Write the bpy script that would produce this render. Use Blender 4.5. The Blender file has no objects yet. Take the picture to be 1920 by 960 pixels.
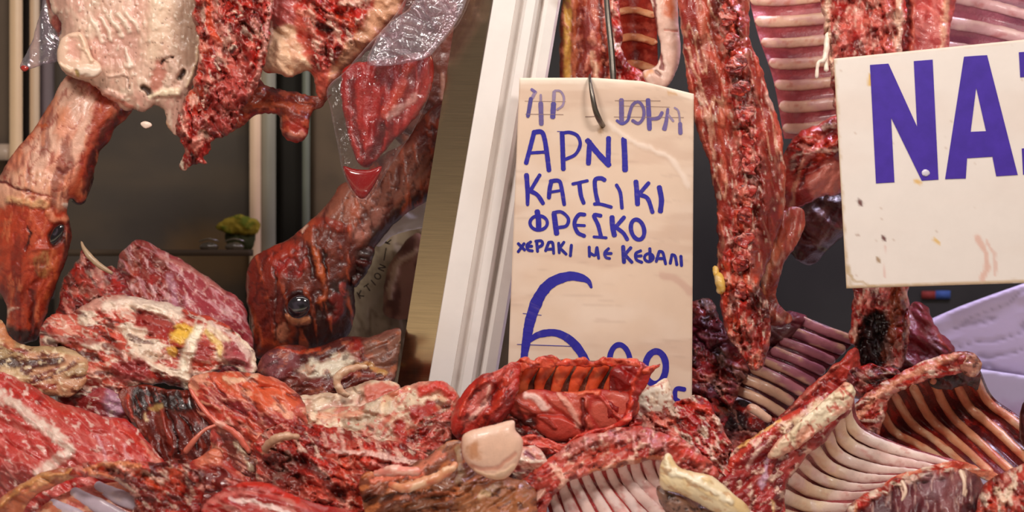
import bpy, math
import numpy as np
sc = bpy.context.scene
COL = sc.collection
# ------------------------------------------------------------------ camera, world, lights, exposure
W, H, D0, PXM = 1920, 960, 2.4, 0.0008          # reference plane 2.4 m away, 0.8 mm to the pixel there
TILT = math.radians(8)
FW = np.array((0, math.cos(TILT), -math.sin(TILT)))
UP = np.array((0, math.sin(TILT), math.cos(TILT)))
RT = np.array((1.0, 0, 0))
CAM = -FW * D0
cd = bpy.data.cameras.new('camera'); cam = bpy.data.objects.new('camera', cd); COL.objects.link(cam)
cam.location = CAM; cam.rotation_euler = (math.pi / 2 - TILT, 0, 0)
cd.sensor_width = 36; cd.lens = 36 / (W * PXM / D0); cd.clip_start = 0.05
cd.dof.use_dof = True; cd.dof.focus_distance = 2.42; cd.dof.aperture_fstop = 3.6
sc.camera = cam
sc.view_settings.view_transform = 'Standard'; sc.view_settings.look = 'None'
sc.view_settings.gamma = 1; sc.view_settings.exposure = 0.0; sc.view_settings.use_curve_mapping = False
wd = bpy.data.worlds.new('market_hall'); sc.world = wd; wd.use_nodes = True
wt = wd.node_tree; wn = wt.nodes; tcw = wn.new('ShaderNodeTexCoord'); sx = wn.new('ShaderNodeSeparateXYZ'); mrw = wn.new('ShaderNodeMapRange'); rp = wn.new('ShaderNodeValToRGB')
mrw.inputs[1].default_value = -1; mrw.inputs[2].default_value = 1
wt.links.new(tcw.outputs['Generated'], sx.inputs[0]); wt.links.new(sx.outputs['Z'], mrw.inputs[0]); wt.links.new(mrw.outputs[0], rp.inputs[0]); wt.links.new(rp.outputs[0], wn['Background'].inputs[0])
e = rp.color_ramp.elements; e[0].position = 0; e[0].color = (.10, .09, .085, 1); e[1].position = 1; e[1].color = (.16, .145, .135, 1)
for p_, c_ in ((.39, (.22, .19, .165)), (.425, (1.45, 1.22, .84)), (.455, (.60, .50, .36)), (.50, (.13, .11, .10))):
    q_ = e.new(p_); q_.color = (*c_, 1)          # bright band added for the steel panel to reflect, dim hall above
wn['Background'].inputs[1].default_value = 1.0
def area(name, loc, aim, sx, sy, power, col):
    l = bpy.data.lights.new(name, 'AREA'); l.shape = 'RECTANGLE'; l.size = sx; l.size_y = sy; l.energy = power; l.color = col
    o = bpy.data.objects.new(name, l); COL.objects.link(o); o.location = loc
    from mathutils import Vector
    o.rotation_euler = (Vector(aim) - Vector(loc)).to_track_quat('-Z', 'Y').to_euler()
area('market_lamp', (-0.75, -1.5, 1.5), (-0.3, 0.0, -0.1), 0.45, 0.25, 22, (1.0, 0.93, 0.86))
area('market_lamp', (0.85, -1.6, 1.5), (0.3, 0.0, -0.1), 0.45, 0.25, 20, (1.0, 0.93, 0.87))
area('counter_tube', (0.1, -0.35, 1.25), (0.1, 0.05, -0.2), 2.2, 0.10, 9, (1.0, 0.92, 0.86))
area('liner_fill_light', (0.95, 0.45, 0.9), (0.95, 0.4, -0.3), 0.8, 0.08, 14, (0.80, 0.72, 1.0))  # unseen lavender light added to brighten the plastic liner

# ------------------------------------------------------------------ helpers
def lin(c):
    c = np.asarray(c, float) / 255.0
    return np.where(c <= 0.04045, c / 12.92, ((c + 0.055) / 1.055) ** 2.4)
def P(px, py, d):
    px, py, d = np.broadcast_arrays(np.asarray(px, float), np.asarray(py, float), np.asarray(d, float))
    D = D0 + d; k = D * PXM / D0
    return CAM + FW * D[..., None] + RT * ((px - 960) * k)[..., None] - UP * ((py - 480) * k)[..., None]
def sstep(a, b, x):
    t = np.clip((x - a) / (b - a + 1e-9), 0, 1); return t * t * (3 - 2 * t)
_rng = np.random.RandomState(5)
_perm = np.tile(_rng.permutation(512), 3)
_ga = _rng.rand(512) * 2 * np.pi
_gx, _gy = np.cos(_ga), np.sin(_ga)
def perlin(x, y, seed):
    xi = np.floor(x).astype(int); yi = np.floor(y).astype(int); xf = x - xi; yf = y - yi
    u = xf ** 3 * (xf * (xf * 6 - 15) + 10); v = yf ** 3 * (yf * (yf * 6 - 15) + 10)
    def g(i, j, a, b):
        h = _perm[(_perm[(xi + i + seed * 37) & 511] + yi + j + seed * 11) & 511]
        return _gx[h] * a + _gy[h] * b
    a = g(0, 0, xf, yf); b = g(1, 0, xf - 1, yf); c = g(0, 1, xf, yf - 1); e = g(1, 1, xf - 1, yf - 1)
    return (a + (b - a) * u) * (1 - v) + (c + (e - c) * u) * v
def fbm(x, y, seed, o=4):
    s = 0; a = 1.0
    for i in range(o):
        s = s + a * perlin(x * 2 ** i + 17.3 * i, y * 2 ** i + 9.1 * i, seed + i); a *= 0.52
    return 0.5 + 0.46 * s
def rotc(px, py, sc_, st, ang):
    a = math.radians(ang); c, s = math.cos(a), math.sin(a)
    return (px * c + py * s) / (sc_ * st), (-px * s + py * c) / sc_
def cat(pts, closed=False, step=3.0, n=None):
    p = np.asarray(pts, float); m = len(p)
    if m < 3 and not closed:
        k = n or max(2, int(np.linalg.norm((p[-1] - p[0])[:2]) / step) + 1)
        t = np.linspace(0, 1, k)[:, None]; return p[0] * (1 - t) + p[-1] * t
    q = np.vstack([p[-1:], p, p[:2]]) if closed else np.vstack([2 * p[:1] - p[1:2], p, 2 * p[-1:] - p[-2:-1]])
    out = []; segs = m if closed else m - 1
    for i in range(segs):
        a, b, c, e = q[i:i + 4]; t = np.linspace(0, 1, 14, endpoint=False)[:, None]
        out.append(0.5 * (2 * b + (c - a) * t + (2 * a - 5 * b + 4 * c - e) * t ** 2 + (3 * b - a - 3 * c + e) * t ** 3))
    out = np.vstack(out + [q[-3 if closed else -2][None]]) if not closed else np.vstack(out + [p[:1]])
    L = np.r_[0, np.cumsum(np.linalg.norm(np.diff(out[:, :2], axis=0), axis=1) + 1e-6)]
    k = n or max(4, int(L[-1] / step) + 1)
    t = np.linspace(0, L[-1], k + (1 if closed else 0))
    r = np.stack([np.interp(t, L, out[:, j]) for j in range(out.shape[1])], 1)
    return r[:-1] if closed else r
def segdist(px, py, poly, closed=False):
    """distance to a polyline, nearest point and its fraction along the line"""
    poly = np.asarray(poly, float)
    if closed: poly = np.vstack([poly, poly[:1]])
    best = np.full(px.shape, 1e9); bx = np.zeros_like(best); by = np.zeros_like(best); bt = np.zeros_like(best)
    n = len(poly) - 1
    for i in range(n):
        ax, ay = poly[i][:2]; dx, dy = poly[i + 1][0] - ax, poly[i + 1][1] - ay
        t = np.clip(((px - ax) * dx + (py - ay) * dy) / (dx * dx + dy * dy + 1e-9), 0, 1)
        qx, qy = ax + t * dx, ay + t * dy; d2 = (px - qx) ** 2 + (py - qy) ** 2
        m = d2 < best
        best = np.where(m, d2, best); bx = np.where(m, qx, bx); by = np.where(m, qy, by); bt = np.where(m, (i + t) / n, bt)
    return np.sqrt(best), bx, by, bt
def inside(px, py, poly):
    poly = np.asarray(poly, float); r = np.zeros(px.shape, bool); n = len(poly)
    for i in range(n):
        x0, y0 = poly[i][:2]; x1, y1 = poly[(i + 1) % n][:2]
        if y0 == y1: continue
        r ^= ((y0 > py) != (y1 > py)) & (px < (x1 - x0) * (py - y0) / (y1 - y0) + x0)
    return r
# surface layers: the thing's colour, shade painted into some hollows, and relief (px towards the viewer)
def N(scale, st, ang, lo, hi, col=None, a=1.0, h=0.0): return ('n', scale, st, ang, lo, hi, col, a, h)
def R(scale, st, ang, w, col=None, a=1.0, h=0.0): return ('r', scale, st, ang, w, col, a, h)
def S(pts, w, col=None, a=1.0, h=0.0, wob=5): return ('s', pts, w, col, a, h, wob)
def Q(pts, f, col=None, a=1.0, h=0.0, wob=8): return ('q', pts, f, col, a, h, wob)
def VC(scale, st, ang, pal, a=.5, h=0.0, wob=.5): return ('v', scale, st, ang, pal, a, h, wob)   # shreds: warped cells, each with a colour and height of its own
def M(mask, *layers): return ('m', mask, layers)      # layers kept inside a patch or a stroke
_seed = [1]
def mask_of(px, py, L):
    _seed[0] += 7; sd = _seed[0]
    if L[0] == 'n':
        x, y = rotc(px, py, L[1], L[2], L[3]); return sstep(L[4], L[5], fbm(x, y, sd))
    if L[0] == 'r':
        x, y = rotc(px, py, L[1], L[2], L[3]); return 1 - sstep(0, L[4], np.abs(fbm(x, y, sd, 3) - 0.5))
    wob = L[-1]
    wx = px + wob * (fbm(px / 22, py / 22, sd, 3) - .5) * 3; wy = py + wob * (fbm(px / 22, py / 22, sd + 40, 3) - .5) * 3
    if L[0] == 's':
        w = L[2]; c = cat(L[1], step=9)
        d, _, _, t = segdist(wx, wy, c)
        if isinstance(w, (list, tuple)): w = np.interp(t, np.linspace(0, 1, len(w)), w)
        return 1 - sstep(.22 * w, .62 * w, d)
    c = cat(L[1], True, 9); d = segdist(wx, wy, c, True)[0]; d = np.where(inside(wx, wy, c), d, -d)
    return sstep(-L[2], L[2], d)
def cells(px, py, L):
    _seed[0] += 7; sd = _seed[0]
    x, y = rotc(px, py, L[1], L[2], L[3])
    x = x + L[7] * 2 * (fbm(x * .9, y * .9, sd, 3) - .5); y = y + L[7] * 2 * (fbm(x * .9, y * .9, sd + 31, 3) - .5)
    xi = np.floor(x).astype(int); yi = np.floor(y).astype(int)
    f1 = np.full(x.shape, 9.0); f2 = f1.copy(); cid = np.zeros(x.shape, int)
    for i in (-1, 0, 1):
        for j in (-1, 0, 1):
            h = _perm[(_perm[(xi + i + sd * 37) & 511] + yi + j + sd * 11) & 511]
            d = np.hypot(xi + i + .5 + .42 * _gx[h] - x, yi + j + .5 + .42 * _gy[(h + 91) & 511] - y)
            nw = d < f1; f2 = np.where(nw, f1, np.minimum(f2, d)); cid = np.where(nw, h, cid); f1 = np.where(nw, d, f1)
    return cid, f2 - f1
def paint(px, py, base, layers, gate=None, col=None, hh=None):
    if col is None:
        col = np.tile(lin(base), (len(px), 1)); hh = np.zeros(len(px))
    for L in layers:
        if L[0] == 'm':
            g = mask_of(px, py, L[1]); g = g if gate is None else g * gate
            col, hh = paint(px, py, base, L[2], g, col, hh); continue
        if L[0] == 'v':
            cid, e = cells(px, py, L); g = 1.0 if gate is None else gate
            pal = np.array([lin(c) for c in L[4]]); w = (sstep(0, .16, e) * L[5] * g)[:, None]
            col = col + (pal[cid % len(pal)] - col) * w
            hh = hh + (_gx[(cid + 57) & 511] * .5 + .5) * L[6] * sstep(0, .30, e) * g
            continue
        m = mask_of(px, py, L)
        if gate is not None: m = m * gate
        c, a, h = (L[6:9] if L[0] == 'n' else L[5:8] if L[0] == 'r' else L[3:6])
        if c is not None: col = col + (lin(c) - col) * (m * a)[:, None]
        if h: hh = hh + m * h
    return col, hh
# ------------------------------------------------------------------ materials
def nt(name):
    m = bpy.data.materials.new(name); m.use_nodes = True; t = m.node_tree; return m, t, t.nodes['Principled BSDF']
def node(t, typ, **kw):
    n = t.nodes.new(typ)
    for k, v in kw.items():
        if k.startswith('i_'):
            key = k[2:]; n.inputs[int(key) if key.isdigit() else key.replace('_', ' ')].default_value = v
        else: setattr(n, k, v)
    return n
def attr_mat(name, rough=.32, spec=.5, var=.22, bump=.5, bscale=220, coat=0.0, metal=0.0, fib=None, sss=0.0):
    """colour of the thing x fine mottling, with a wet fine-grained bump"""
    m, t, b = nt(name); lk = t.links.new
    at = node(t, 'ShaderNodeAttribute', attribute_name='Col'); tc = node(t, 'ShaderNodeTexCoord')
    n1 = node(t, 'ShaderNodeTexNoise', i_Scale=bscale * .45, i_Detail=4.0, i_Roughness=.65); n2 = node(t, 'ShaderNodeTexNoise', i_Scale=bscale, i_Detail=3.0)
    lk(tc.outputs['Object'], n1.inputs['Vector']); lk(tc.outputs['Object'], n2.inputs['Vector'])
    mr = node(t, 'ShaderNodeMapRange'); mr.inputs[1].default_value = .3; mr.inputs[2].default_value = .7
    mr.inputs[3].default_value = 1 - var; mr.inputs[4].default_value = 1 + var
    lk(n1.outputs['Fac'], mr.inputs[0])
    vm = node(t, 'ShaderNodeVectorMath', operation='SCALE'); lk(at.outputs['Color'], vm.inputs[0]); lk(mr.outputs[0], vm.inputs['Scale'])
    lk(vm.outputs[0], b.inputs['Base Color'])
    bp = node(t, 'ShaderNodeBump', i_Strength=bump, i_Distance=.0022); lk(n2.outputs['Fac'], bp.inputs['Height'])
    bp2 = node(t, 'ShaderNodeBump', i_Strength=bump, i_Distance=.005); lk(n1.outputs['Fac'], bp2.inputs['Height']); lk(bp.outputs[0], bp2.inputs['Normal'])
    lk(bp2.outputs[0], b.inputs['Normal'])
    b.inputs['Roughness'].default_value = rough; b.inputs['Specular IOR Level'].default_value = spec
    b.inputs['Coat Weight'].default_value = coat; b.inputs['Coat Roughness'].default_value = .12; b.inputs['Metallic'].default_value = metal
    return m
FLESH = attr_mat('wet_flesh', rough=.34, coat=.32, var=.13, bump=.42)
SMOOTH = attr_mat('smooth_fat_and_bone', rough=.35, coat=.15, var=.07, bump=.18, bscale=150)
HIDE = attr_mat('skinned_hide', rough=.40, coat=.15, var=.16, bump=.35, bscale=160)
CARD = attr_mat('card', rough=.55, spec=.3, var=.02, bump=.05, bscale=60)
INKM = attr_mat('marker_ink', rough=.5, spec=.3, var=.12, bump=.02, bscale=90)
PAINT = attr_mat('painted_metal', rough=.35, var=.03, bump=.04, bscale=40)
MATTE = attr_mat('matte', rough=.7, spec=.2, var=.05, bump=.05, bscale=30)
EYE = attr_mat('eye', rough=.06, spec=.7, var=.05, bump=0.0, coat=.6)
BLOOD = attr_mat('blood', rough=.12, var=.05, bump=0.0, coat=.3)
def steel_mat(name, base, rough):
    m, t, b = nt(name); lk = t.links.new
    tc = node(t, 'ShaderNodeTexCoord'); mp = node(t, 'ShaderNodeMapping'); mp.inputs['Scale'].default_value = (3, 3, 160)
    n = node(t, 'ShaderNodeTexNoise', i_Scale=4.0, i_Detail=5.0); lk(tc.outputs['Object'], mp.inputs[0]); lk(mp.outputs[0], n.inputs['Vector'])
    cr = node(t, 'ShaderNodeValToRGB'); c = lin(base)
    cr.color_ramp.elements[0].color = (*(c * .7), 1); cr.color_ramp.elements[1].color = (*(c * 1.15), 1)
    lk(n.outputs['Fac'], cr.inputs[0]); lk(cr.outputs[0], b.inputs['Base Color'])
    bp = node(t, 'ShaderNodeBump', i_Strength=.02, i_Distance=.0005); lk(n.outputs['Fac'], bp.inputs['Height']); lk(bp.outputs[0], b.inputs['Normal'])
    b.inputs['Metallic'].default_value = 1; b.inputs['Roughness'].default_value = rough; return m
STEEL = steel_mat('brushed_steel', (206, 182, 150), .17)
HOOKM = steel_mat('hook_steel', (120, 112, 104), .35)
def plastic_mat(name, tint, cover, rough=.12):
    m, t, b = nt(name); lk = t.links.new; t.nodes.remove(b); out = t.nodes['Material Output']
    tr = node(t, 'ShaderNodeBsdfTransparent'); tr.inputs[0].default_value = (*(lin(tint)), 1)
    gl = node(t, 'ShaderNodeBsdfGlossy'); gl.inputs['Roughness'].default_value = rough
    df = node(t, 'ShaderNodeBsdfDiffuse'); df.inputs[0].default_value = (.86, .78, .84, 1)
    tc = node(t, 'ShaderNodeTexCoord'); n = node(t, 'ShaderNodeTexNoise', i_Scale=20.0, i_Detail=3.0, i_Distortion=2.0); lk(tc.outputs['Object'], n.inputs['Vector'])
    bp = node(t, 'ShaderNodeBump', i_Strength=.6, i_Distance=.010); lk(n.outputs['Fac'], bp.inputs['Height']); lk(bp.outputs[0], gl.inputs['Normal'])
    lw = node(t, 'ShaderNodeLayerWeight', i_Blend=.5); pw = node(t, 'ShaderNodeMath', operation='POWER'); pw.inputs[1].default_value = 3.0; lk(lw.outputs['Facing'], pw.inputs[0])
    mr = node(t, 'ShaderNodeMapRange'); mr.inputs[3].default_value = cover; mr.inputs[4].default_value = .6 + cover; lk(pw.outputs[0], mr.inputs[0])
    m1 = node(t, 'ShaderNodeMixShader'); m1.inputs[0].default_value = .72; lk(df.outputs[0], m1.inputs[1]); lk(gl.outputs[0], m1.inputs[2])
    m2 = node(t, 'ShaderNodeMixShader'); lk(mr.outputs[0], m2.inputs[0]); lk(tr.outputs[0], m2.inputs[1]); lk(m1.outputs[0], m2.inputs[2])
    lk(m2.outputs[0], out.inputs[0]); return m
BAG = plastic_mat('clear_plastic', (252, 248, 248), .04); BAGF = plastic_mat('clouded_plastic', (246, 236, 242), .22, .2)
# ------------------------------------------------------------------ objects
def tag(o, label, cat_, group=None, kind=None):
    o['label'] = label; o['category'] = cat_
    if group: o['group'] = group
    if kind: o['kind'] = kind
    return o
def struct(o, label=None):
    o['kind'] = 'structure'
    if label: o['label'] = label
    return o
ORG = {}
def thing(name, label, cat_, at, group=None):
    o = bpy.data.objects.new(name, None); COL.objects.link(o); o.location = P(*at); o.empty_display_size = .02
    ORG[o.name] = np.array(P(*at)); return tag(o, label, cat_, group)
def mk(name, verts, faces, col, mat, parent=None, smooth=True):
    verts = np.asarray(verts, float)
    org = ORG[parent.name] if parent is not None else verts.mean(0) * [1, 1, 0] + [0, 0, verts[:, 2].min()]
    me = bpy.data.meshes.new(name)
    if isinstance(faces, np.ndarray):
        nf, k = faces.shape
        me.vertices.add(len(verts)); me.vertices.foreach_set('co', (verts - org).ravel())
        me.loops.add(nf * k); me.loops.foreach_set('vertex_index', faces.ravel().astype(np.int32))
        me.polygons.add(nf); me.polygons.foreach_set('loop_start', np.arange(0, nf * k, k, dtype=np.int32))
        me.update(calc_edges=True); me.validate()
    else: me.from_pydata((verts - org).tolist(), [], faces)
    me.polygons.foreach_set('use_smooth', np.full(len(me.polygons), smooth)); me.update()
    a = me.color_attributes.new('Col', 'FLOAT_COLOR', 'POINT')
    col = np.clip(col, 0, 1)
    if mat in (FLESH, HIDE):                                   # raw meat: deep saturated colours
        l = col @ np.array((.3, .5, .2)); col = np.clip(l[:, None] + (col - l[:, None]) * 1.04, .004, 1) ** 1.18
    c4 = np.ones((len(verts), 4)); c4[:, :3] = col; a.data.foreach_set('color', c4.ravel())
    me.materials.append(mat)
    o = bpy.data.objects.new(name, me); COL.objects.link(o)
    if parent is not None:
        o.parent = parent; ORG[o.name] = org
    else: o.location = org; ORG[o.name] = org
    return o
def poisson(mask, it):
    u = np.zeros(mask.shape)
    ny, nx = mask.shape
    yy, xx = np.indices(mask.shape); red = ((xx + yy) & 1 == 0) & mask; blk = ((xx + yy) & 1 == 1) & mask
    w = 2 / (1 + math.pi / max(20, min(nx, ny)))
    for _ in range(it):
        for m in (red, blk):
            v = np.zeros_like(u); v[1:-1, 1:-1] = (u[:-2, 1:-1] + u[2:, 1:-1] + u[1:-1, :-2] + u[1:-1, 2:] + 1) / 4
            u = np.where(m, u + w * (v - u), u)
    return u
def blob(name, parent, out, d, base, layers, k=1.0, tm=None, tilt=(0, 0), s=3.0, jag=2.0, kb=.5, mat=None, smooth=True, fold=1.0, ang=25, hs=1.0):
    """a solid with the given outline, its section rounded like a real lump, laid at distance d and leaning by tilt (m per px)"""
    _seed[0] += 13; sd = _seed[0]
    c = cat(out, True, s) if smooth else np.asarray(out, float)
    if jag:
        ph = np.arange(len(c)) * s
        nx = np.roll(c[:, 1], -1) - np.roll(c[:, 1], 1); ny = np.roll(c[:, 0], 1) - np.roll(c[:, 0], -1); l = np.hypot(nx, ny) + 1e-6
        q = (fbm(ph / 22, ph * 0 + .5, sd, 4) - .5) * 3 * jag
        q += (fbm(ph / 60, ph * 0 + 3.5, sd + 9, 3) - .5) * 3.6 * jag
        q *= np.minimum(1, np.minimum(np.arange(len(c)), np.arange(len(c))[::-1]) / 5)
        c = c + np.stack([nx / l * q, ny / l * q], 1)
    x0, y0 = c.min(0) - 2 * s; x1, y1 = c.max(0) + 2 * s
    gx, gy = np.meshgrid(np.arange(x0, x1 + s, s), np.arange(y0, y1 + s, s)); ny, nx = gx.shape
    ins = inside(gx, gy, c); ins[0] = ins[-1] = False; ins[:, 0] = ins[:, -1] = False
    u = poisson(ins, int(1.6 * max(nx, ny)) + 40) * s * s
    cell = ins[:-1, :-1] | ins[1:, :-1] | ins[:-1, 1:] | ins[1:, 1:]
    use = np.zeros_like(ins); use[:-1, :-1] |= cell; use[1:, :-1] |= cell; use[:-1, 1:] |= cell; use[1:, 1:] |= cell
    rim = use & ~ins
    px = gx[use].copy(); py = gy[use].copy(); isrim = rim[use]
    _, bx, by, _ = segdist(px[isrim], py[isrim], c, True); px[isrim] = bx; py[isrim] = by
    h = np.sqrt(np.maximum(2 * u[use], 0)); h[isrim] = 0
    h0 = h * k
    if tm: h0 = tm * np.tanh(h0 / tm)
    if mat is None and fold:
        b = np.array(base, float); far = np.array((238, 205, 188))
        layers = [R(85, 2, ang, .16, None, 0, -12 * fold), VC(64, 2.2, ang, [b * .72, b, b * .9 + far * .1, b * .68 + far * .32, b * .86, tuple(b * (.95, .7, .7))], .55, 9 * fold), R(45, 3, ang, .06, b * .5 + far * .5, .3, -2 * fold)] + list(layers)
    if mat is HIDE and fold:
        b = np.array(base, float)
        layers = [VC(60, 2.0, ang, [b * .75, b, b * .7 + np.array((238, 190, 165)) * .3, b * .88, b * .8 + np.array((230, 120, 70)) * .2, b], .6, 3), R(50, 3, ang, .06, b * .6, .4, -2)] + list(layers)
    col, rel = paint(px, py, base, layers); rel = rel * hs
    hf = np.maximum(h0 + rel * np.minimum(1, h / 9.0), 0.15 * h0)
    cx, cy = c.mean(0)
    mid = d + tilt[0] * (px - cx) + tilt[1] * (cy - py)
    df = mid - hf * PXM; db = mid + h0 * kb * PXM
    n = len(px); idx = -np.ones(use.shape, int); idx[use] = np.arange(n)
    back = np.arange(n); nb = ~isrim; back[nb] = n + np.arange(nb.sum())
    V = np.vstack([P(px, py, df), P(px[nb], py[nb], db[nb])]); C = np.vstack([col, col[nb]])
    jj, ii = np.nonzero(cell)
    F = np.stack([idx[jj, ii], idx[jj + 1, ii], idx[jj + 1, ii + 1], idx[jj, ii + 1]], 1)
    keep = ~(isrim[F].all(1))
    F = F[keep]
    return mk(name, V, np.vstack([F, back[F[:, ::-1]]]), C, mat or FLESH, parent)
def tube(name, parent, pts, rad, base, layers=(), flat=1.0, mat=None, ns=14, step=3.0, wob=0.0):
    """a rounded tapering limb, bone or strand through (px, py, d) points, radii in px"""
    c = cat(pts, step=step); m = len(c); t = np.linspace(0, 1, m)
    r = np.interp(t, np.linspace(0, 1, len(rad)), rad)
    L = np.r_[0, np.cumsum(np.linalg.norm(np.diff(c[:, :2], axis=0), axis=1))]
    rr = min(r[0], L[-1] * .3); e = np.minimum(L, 1e9); r = r * np.sqrt(np.clip(1 - (1 - np.clip(e / (rr + 1e-6), 0, 1)) ** 2, 0.02, 1))
    rr = min(r[-1], L[-1] * .3); e = L[-1] - L; r = r * np.sqrt(np.clip(1 - (1 - np.clip(e / (rr + 1e-6), 0, 1)) ** 2, 0.02, 1))
    X = P(c[:, 0], c[:, 1], c[:, 2]); T = np.gradient(X, axis=0); T /= np.linalg.norm(T, axis=1)[:, None] + 1e-9
    B = np.cross(T, FW); B /= np.linalg.norm(B, axis=1)[:, None] + 1e-9; A = np.cross(B, T)
    a = np.linspace(0, 2 * np.pi, ns, endpoint=False)
    px = c[:, 0][:, None] + 0 * a; py = c[:, 1][:, None] + 0 * a
    nx = np.gradient(c[:, 1]); ny = -np.gradient(c[:, 0]); l = np.hypot(nx, ny) + 1e-9
    px = px + (nx / l * r)[:, None] * np.cos(a); py = py + (ny / l * r)[:, None] * np.cos(a)
    col, rel = paint(px.ravel(), py.ravel(), base, layers)
    _seed[0] += 3
    ra = r[:, None] + (rel.reshape(px.shape) + (wob * 3 * (fbm(px / 14, py / 14, _seed[0], 3) - .5))) * np.minimum(1, r[:, None] / 6)
    V = X[:, None, :] + (B[:, None, :] * np.cos(a)[None, :, None] + A[:, None, :] * (np.sin(a) * flat)[None, :, None]) * (ra * PXM)[..., None]
    i = np.arange(m - 1)[:, None] * ns; j = np.arange(ns)[None]; j2 = (j + 1) % ns
    F = np.stack([i + j, i + j2, i + ns + j2, i + ns + j], -1).reshape(-1, 4)
    V = V.reshape(-1, 3); V = np.vstack([V, X[:1], X[-1:]]); n0 = m * ns
    caps = [(n0, int((q + 1) % ns), q) for q in range(ns)] + [(n0 + 1, int(n0 - ns + q), int(n0 - ns + (q + 1) % ns)) for q in range(ns)]
    C = np.vstack([col, col[:1], col[-1:]])
    return mk(name, V, F.tolist() + caps, C, mat or SMOOTH, parent)
def surf(rails, nu, nv):
    rs = [cat(r, n=nu) for r in rails]
    return np.stack([cat([q[i] for q in rs], n=nv) for i in range(nu)], 0)          # nu, nv, 3
def sheet(name, parent, G, th, base, layers, mat=None, shade=None):
    """a slab th metres thick on a grid of (px, py, d) points"""
    nu, nv = G.shape[:2]; px, py, d = G[..., 0].ravel(), G[..., 1].ravel(), G[..., 2].ravel()
    col, rel = paint(px, py, base, layers)
    V = np.vstack([P(px, py, d - rel * PXM), P(px, py, d + th)]); n = nu * nv
    i, j = np.meshgrid(np.arange(nu - 1), np.arange(nv - 1), indexing='ij'); a = (i * nv + j).ravel()
    F = np.stack([a, a + 1, a + nv + 1, a + nv], 1)
    # the front must face the viewer
    e1 = V[F[:, 1]] - V[F[:, 0]]; e2 = V[F[:, 3]] - V[F[:, 0]]
    if (np.cross(e1, e2) @ FW).mean() > 0: F = F[:, ::-1]
    loop = np.r_[np.arange(nv), np.arange(1, nu) * nv + nv - 1, (nu - 1) * nv + np.arange(nv - 2, -1, -1), np.arange(nu - 2, 0, -1) * nv]
    l2 = np.roll(loop, -1); Sd = np.stack([loop, loop + n, l2 + n, l2], 1)
    return mk(name, V, np.vstack([F, F[:, ::-1] + n, Sd]), np.vstack([col, col]), mat or FLESH, parent)
def rack(parent, rails, n, r, flesh, rib, fl=(), rl=(), th=.012, nu=60, nv=70, u0=.06, u1=.94, v0=0.0, v1=1.0, taper=(1, 1), sag=5, name='rib_wall', ribname='rib', emb=.25, flat=.8):
    """a curved wall of flesh carrying n ribs that run from the first rail to the last"""
    G = surf(rails, nu, nv)
    us = np.linspace(u0, u1, n)
    ui = np.linspace(0, 1, nu)
    dist = np.abs(ui[:, None] - us[None]).min(1) * (n - 1) / max(1e-6, (u1 - u0)) * 2
    G2 = G.copy(); G2[..., 2] += (sag * PXM) * np.clip(dist, 0, 1)[:, None] ** 1.5
    o = sheet(name, parent, G2, th, flesh, list(fl))
    rng = np.random.RandomState(len(name) + n)
    for u in us:
        f = u * (nu - 1); i = int(min(f, nu - 2)); w = f - i
        c = G[i] * (1 - w) + G[i + 1] * w
        c = c[int(v0 * (nv - 1)):int(v1 * (nv - 1)) + 1]
        c = c.copy(); rr = r * rng.uniform(.88, 1.12); c[:, 2] -= rr * emb * PXM
        k = max(5, len(c) // 6)
        tube(ribname, parent, c[np.linspace(0, len(c) - 1, k).astype(int)], [rr * taper[0], rr, rr * taper[1]], rib, list(rl), flat=flat, wob=.6)
    return o
# ------------------------------------------------------------------ colours of the things
R1 = (196, 58, 44); R2 = (150, 34, 28); R3 = (92, 20, 18); PK = (218, 132, 116); FT = (242, 226, 206); CR = (234, 202, 168)
YL = (232, 184, 84); OR = (212, 92, 58); BL = (182, 158, 172); BK = (36, 14, 12); BR = (124, 62, 42); TN = (192, 148, 112); PU = (112, 42, 62)
def MUS(ang, dark=R2, lite=PK, f=.5):
    return [N(90, 2.5, ang, .40, .62, dark, .65, 0), R(60, 3.5, ang, .14, None, 0, -6), N(60, 1.6, ang, .45, .62, None, 0, 5), N(36, 4, ang, .52, .70, lite, .6, 2.5), R(40, 6, ang, .045, FT, .45 * f, 1.2),
            N(14, 5, ang, .56, .72, dark, .45, -2), N(18, 4, ang, .62, .72, FT, .6 * f, 2)]
def RAG(ang=0, dark=R3, lite=PK, f=.7, h=1.0):
    return [VC(34, 1.5, ang, [R1, R2, dark, lite, R1, OR, (206, 120, 110), R2, (176, 44, 40)], .85, 16 * h, .7), VC(17, 1.7, ang + 30, [R1, R2, lite, dark, R1, (170, 40, 38), (228, 170, 154)], .55, 8 * h, .7), N(26, 1.4, ang, .42, .6, None, 0, 6 * h), N(9, 1.5, ang, .42, .6, None, 0, 2.5 * h),
            N(30, 1.6, ang, .56, .64, dark, .6, -3 * h), N(15, 2.2, ang + 20, .58, .66, FT, .9 * f, 2 * h), R(26, 2, ang, .035, (236, 190, 176), .6 * f, 2 * h)]  # dark layer also sinks: recess shade painted into the colour
def FATS(ang=0, red=.7):
    return [N(60, 1.8, ang, .40, .64, None, 0, 6), N(26, 2, ang, .42, .62, None, 0, 3), N(40, 2, ang, .50, .66, PK, .55, 0), N(24, 2, ang, .56, .66, R1, red, -1), R(30, 2.5, ang, .045, R1, .55 * red, -1.5),
            N(50, 1.5, ang, .58, .72, CR, .7, 1), N(10, 1.5, ang, .64, .74, R2, .6 * red, 0)]
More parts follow.
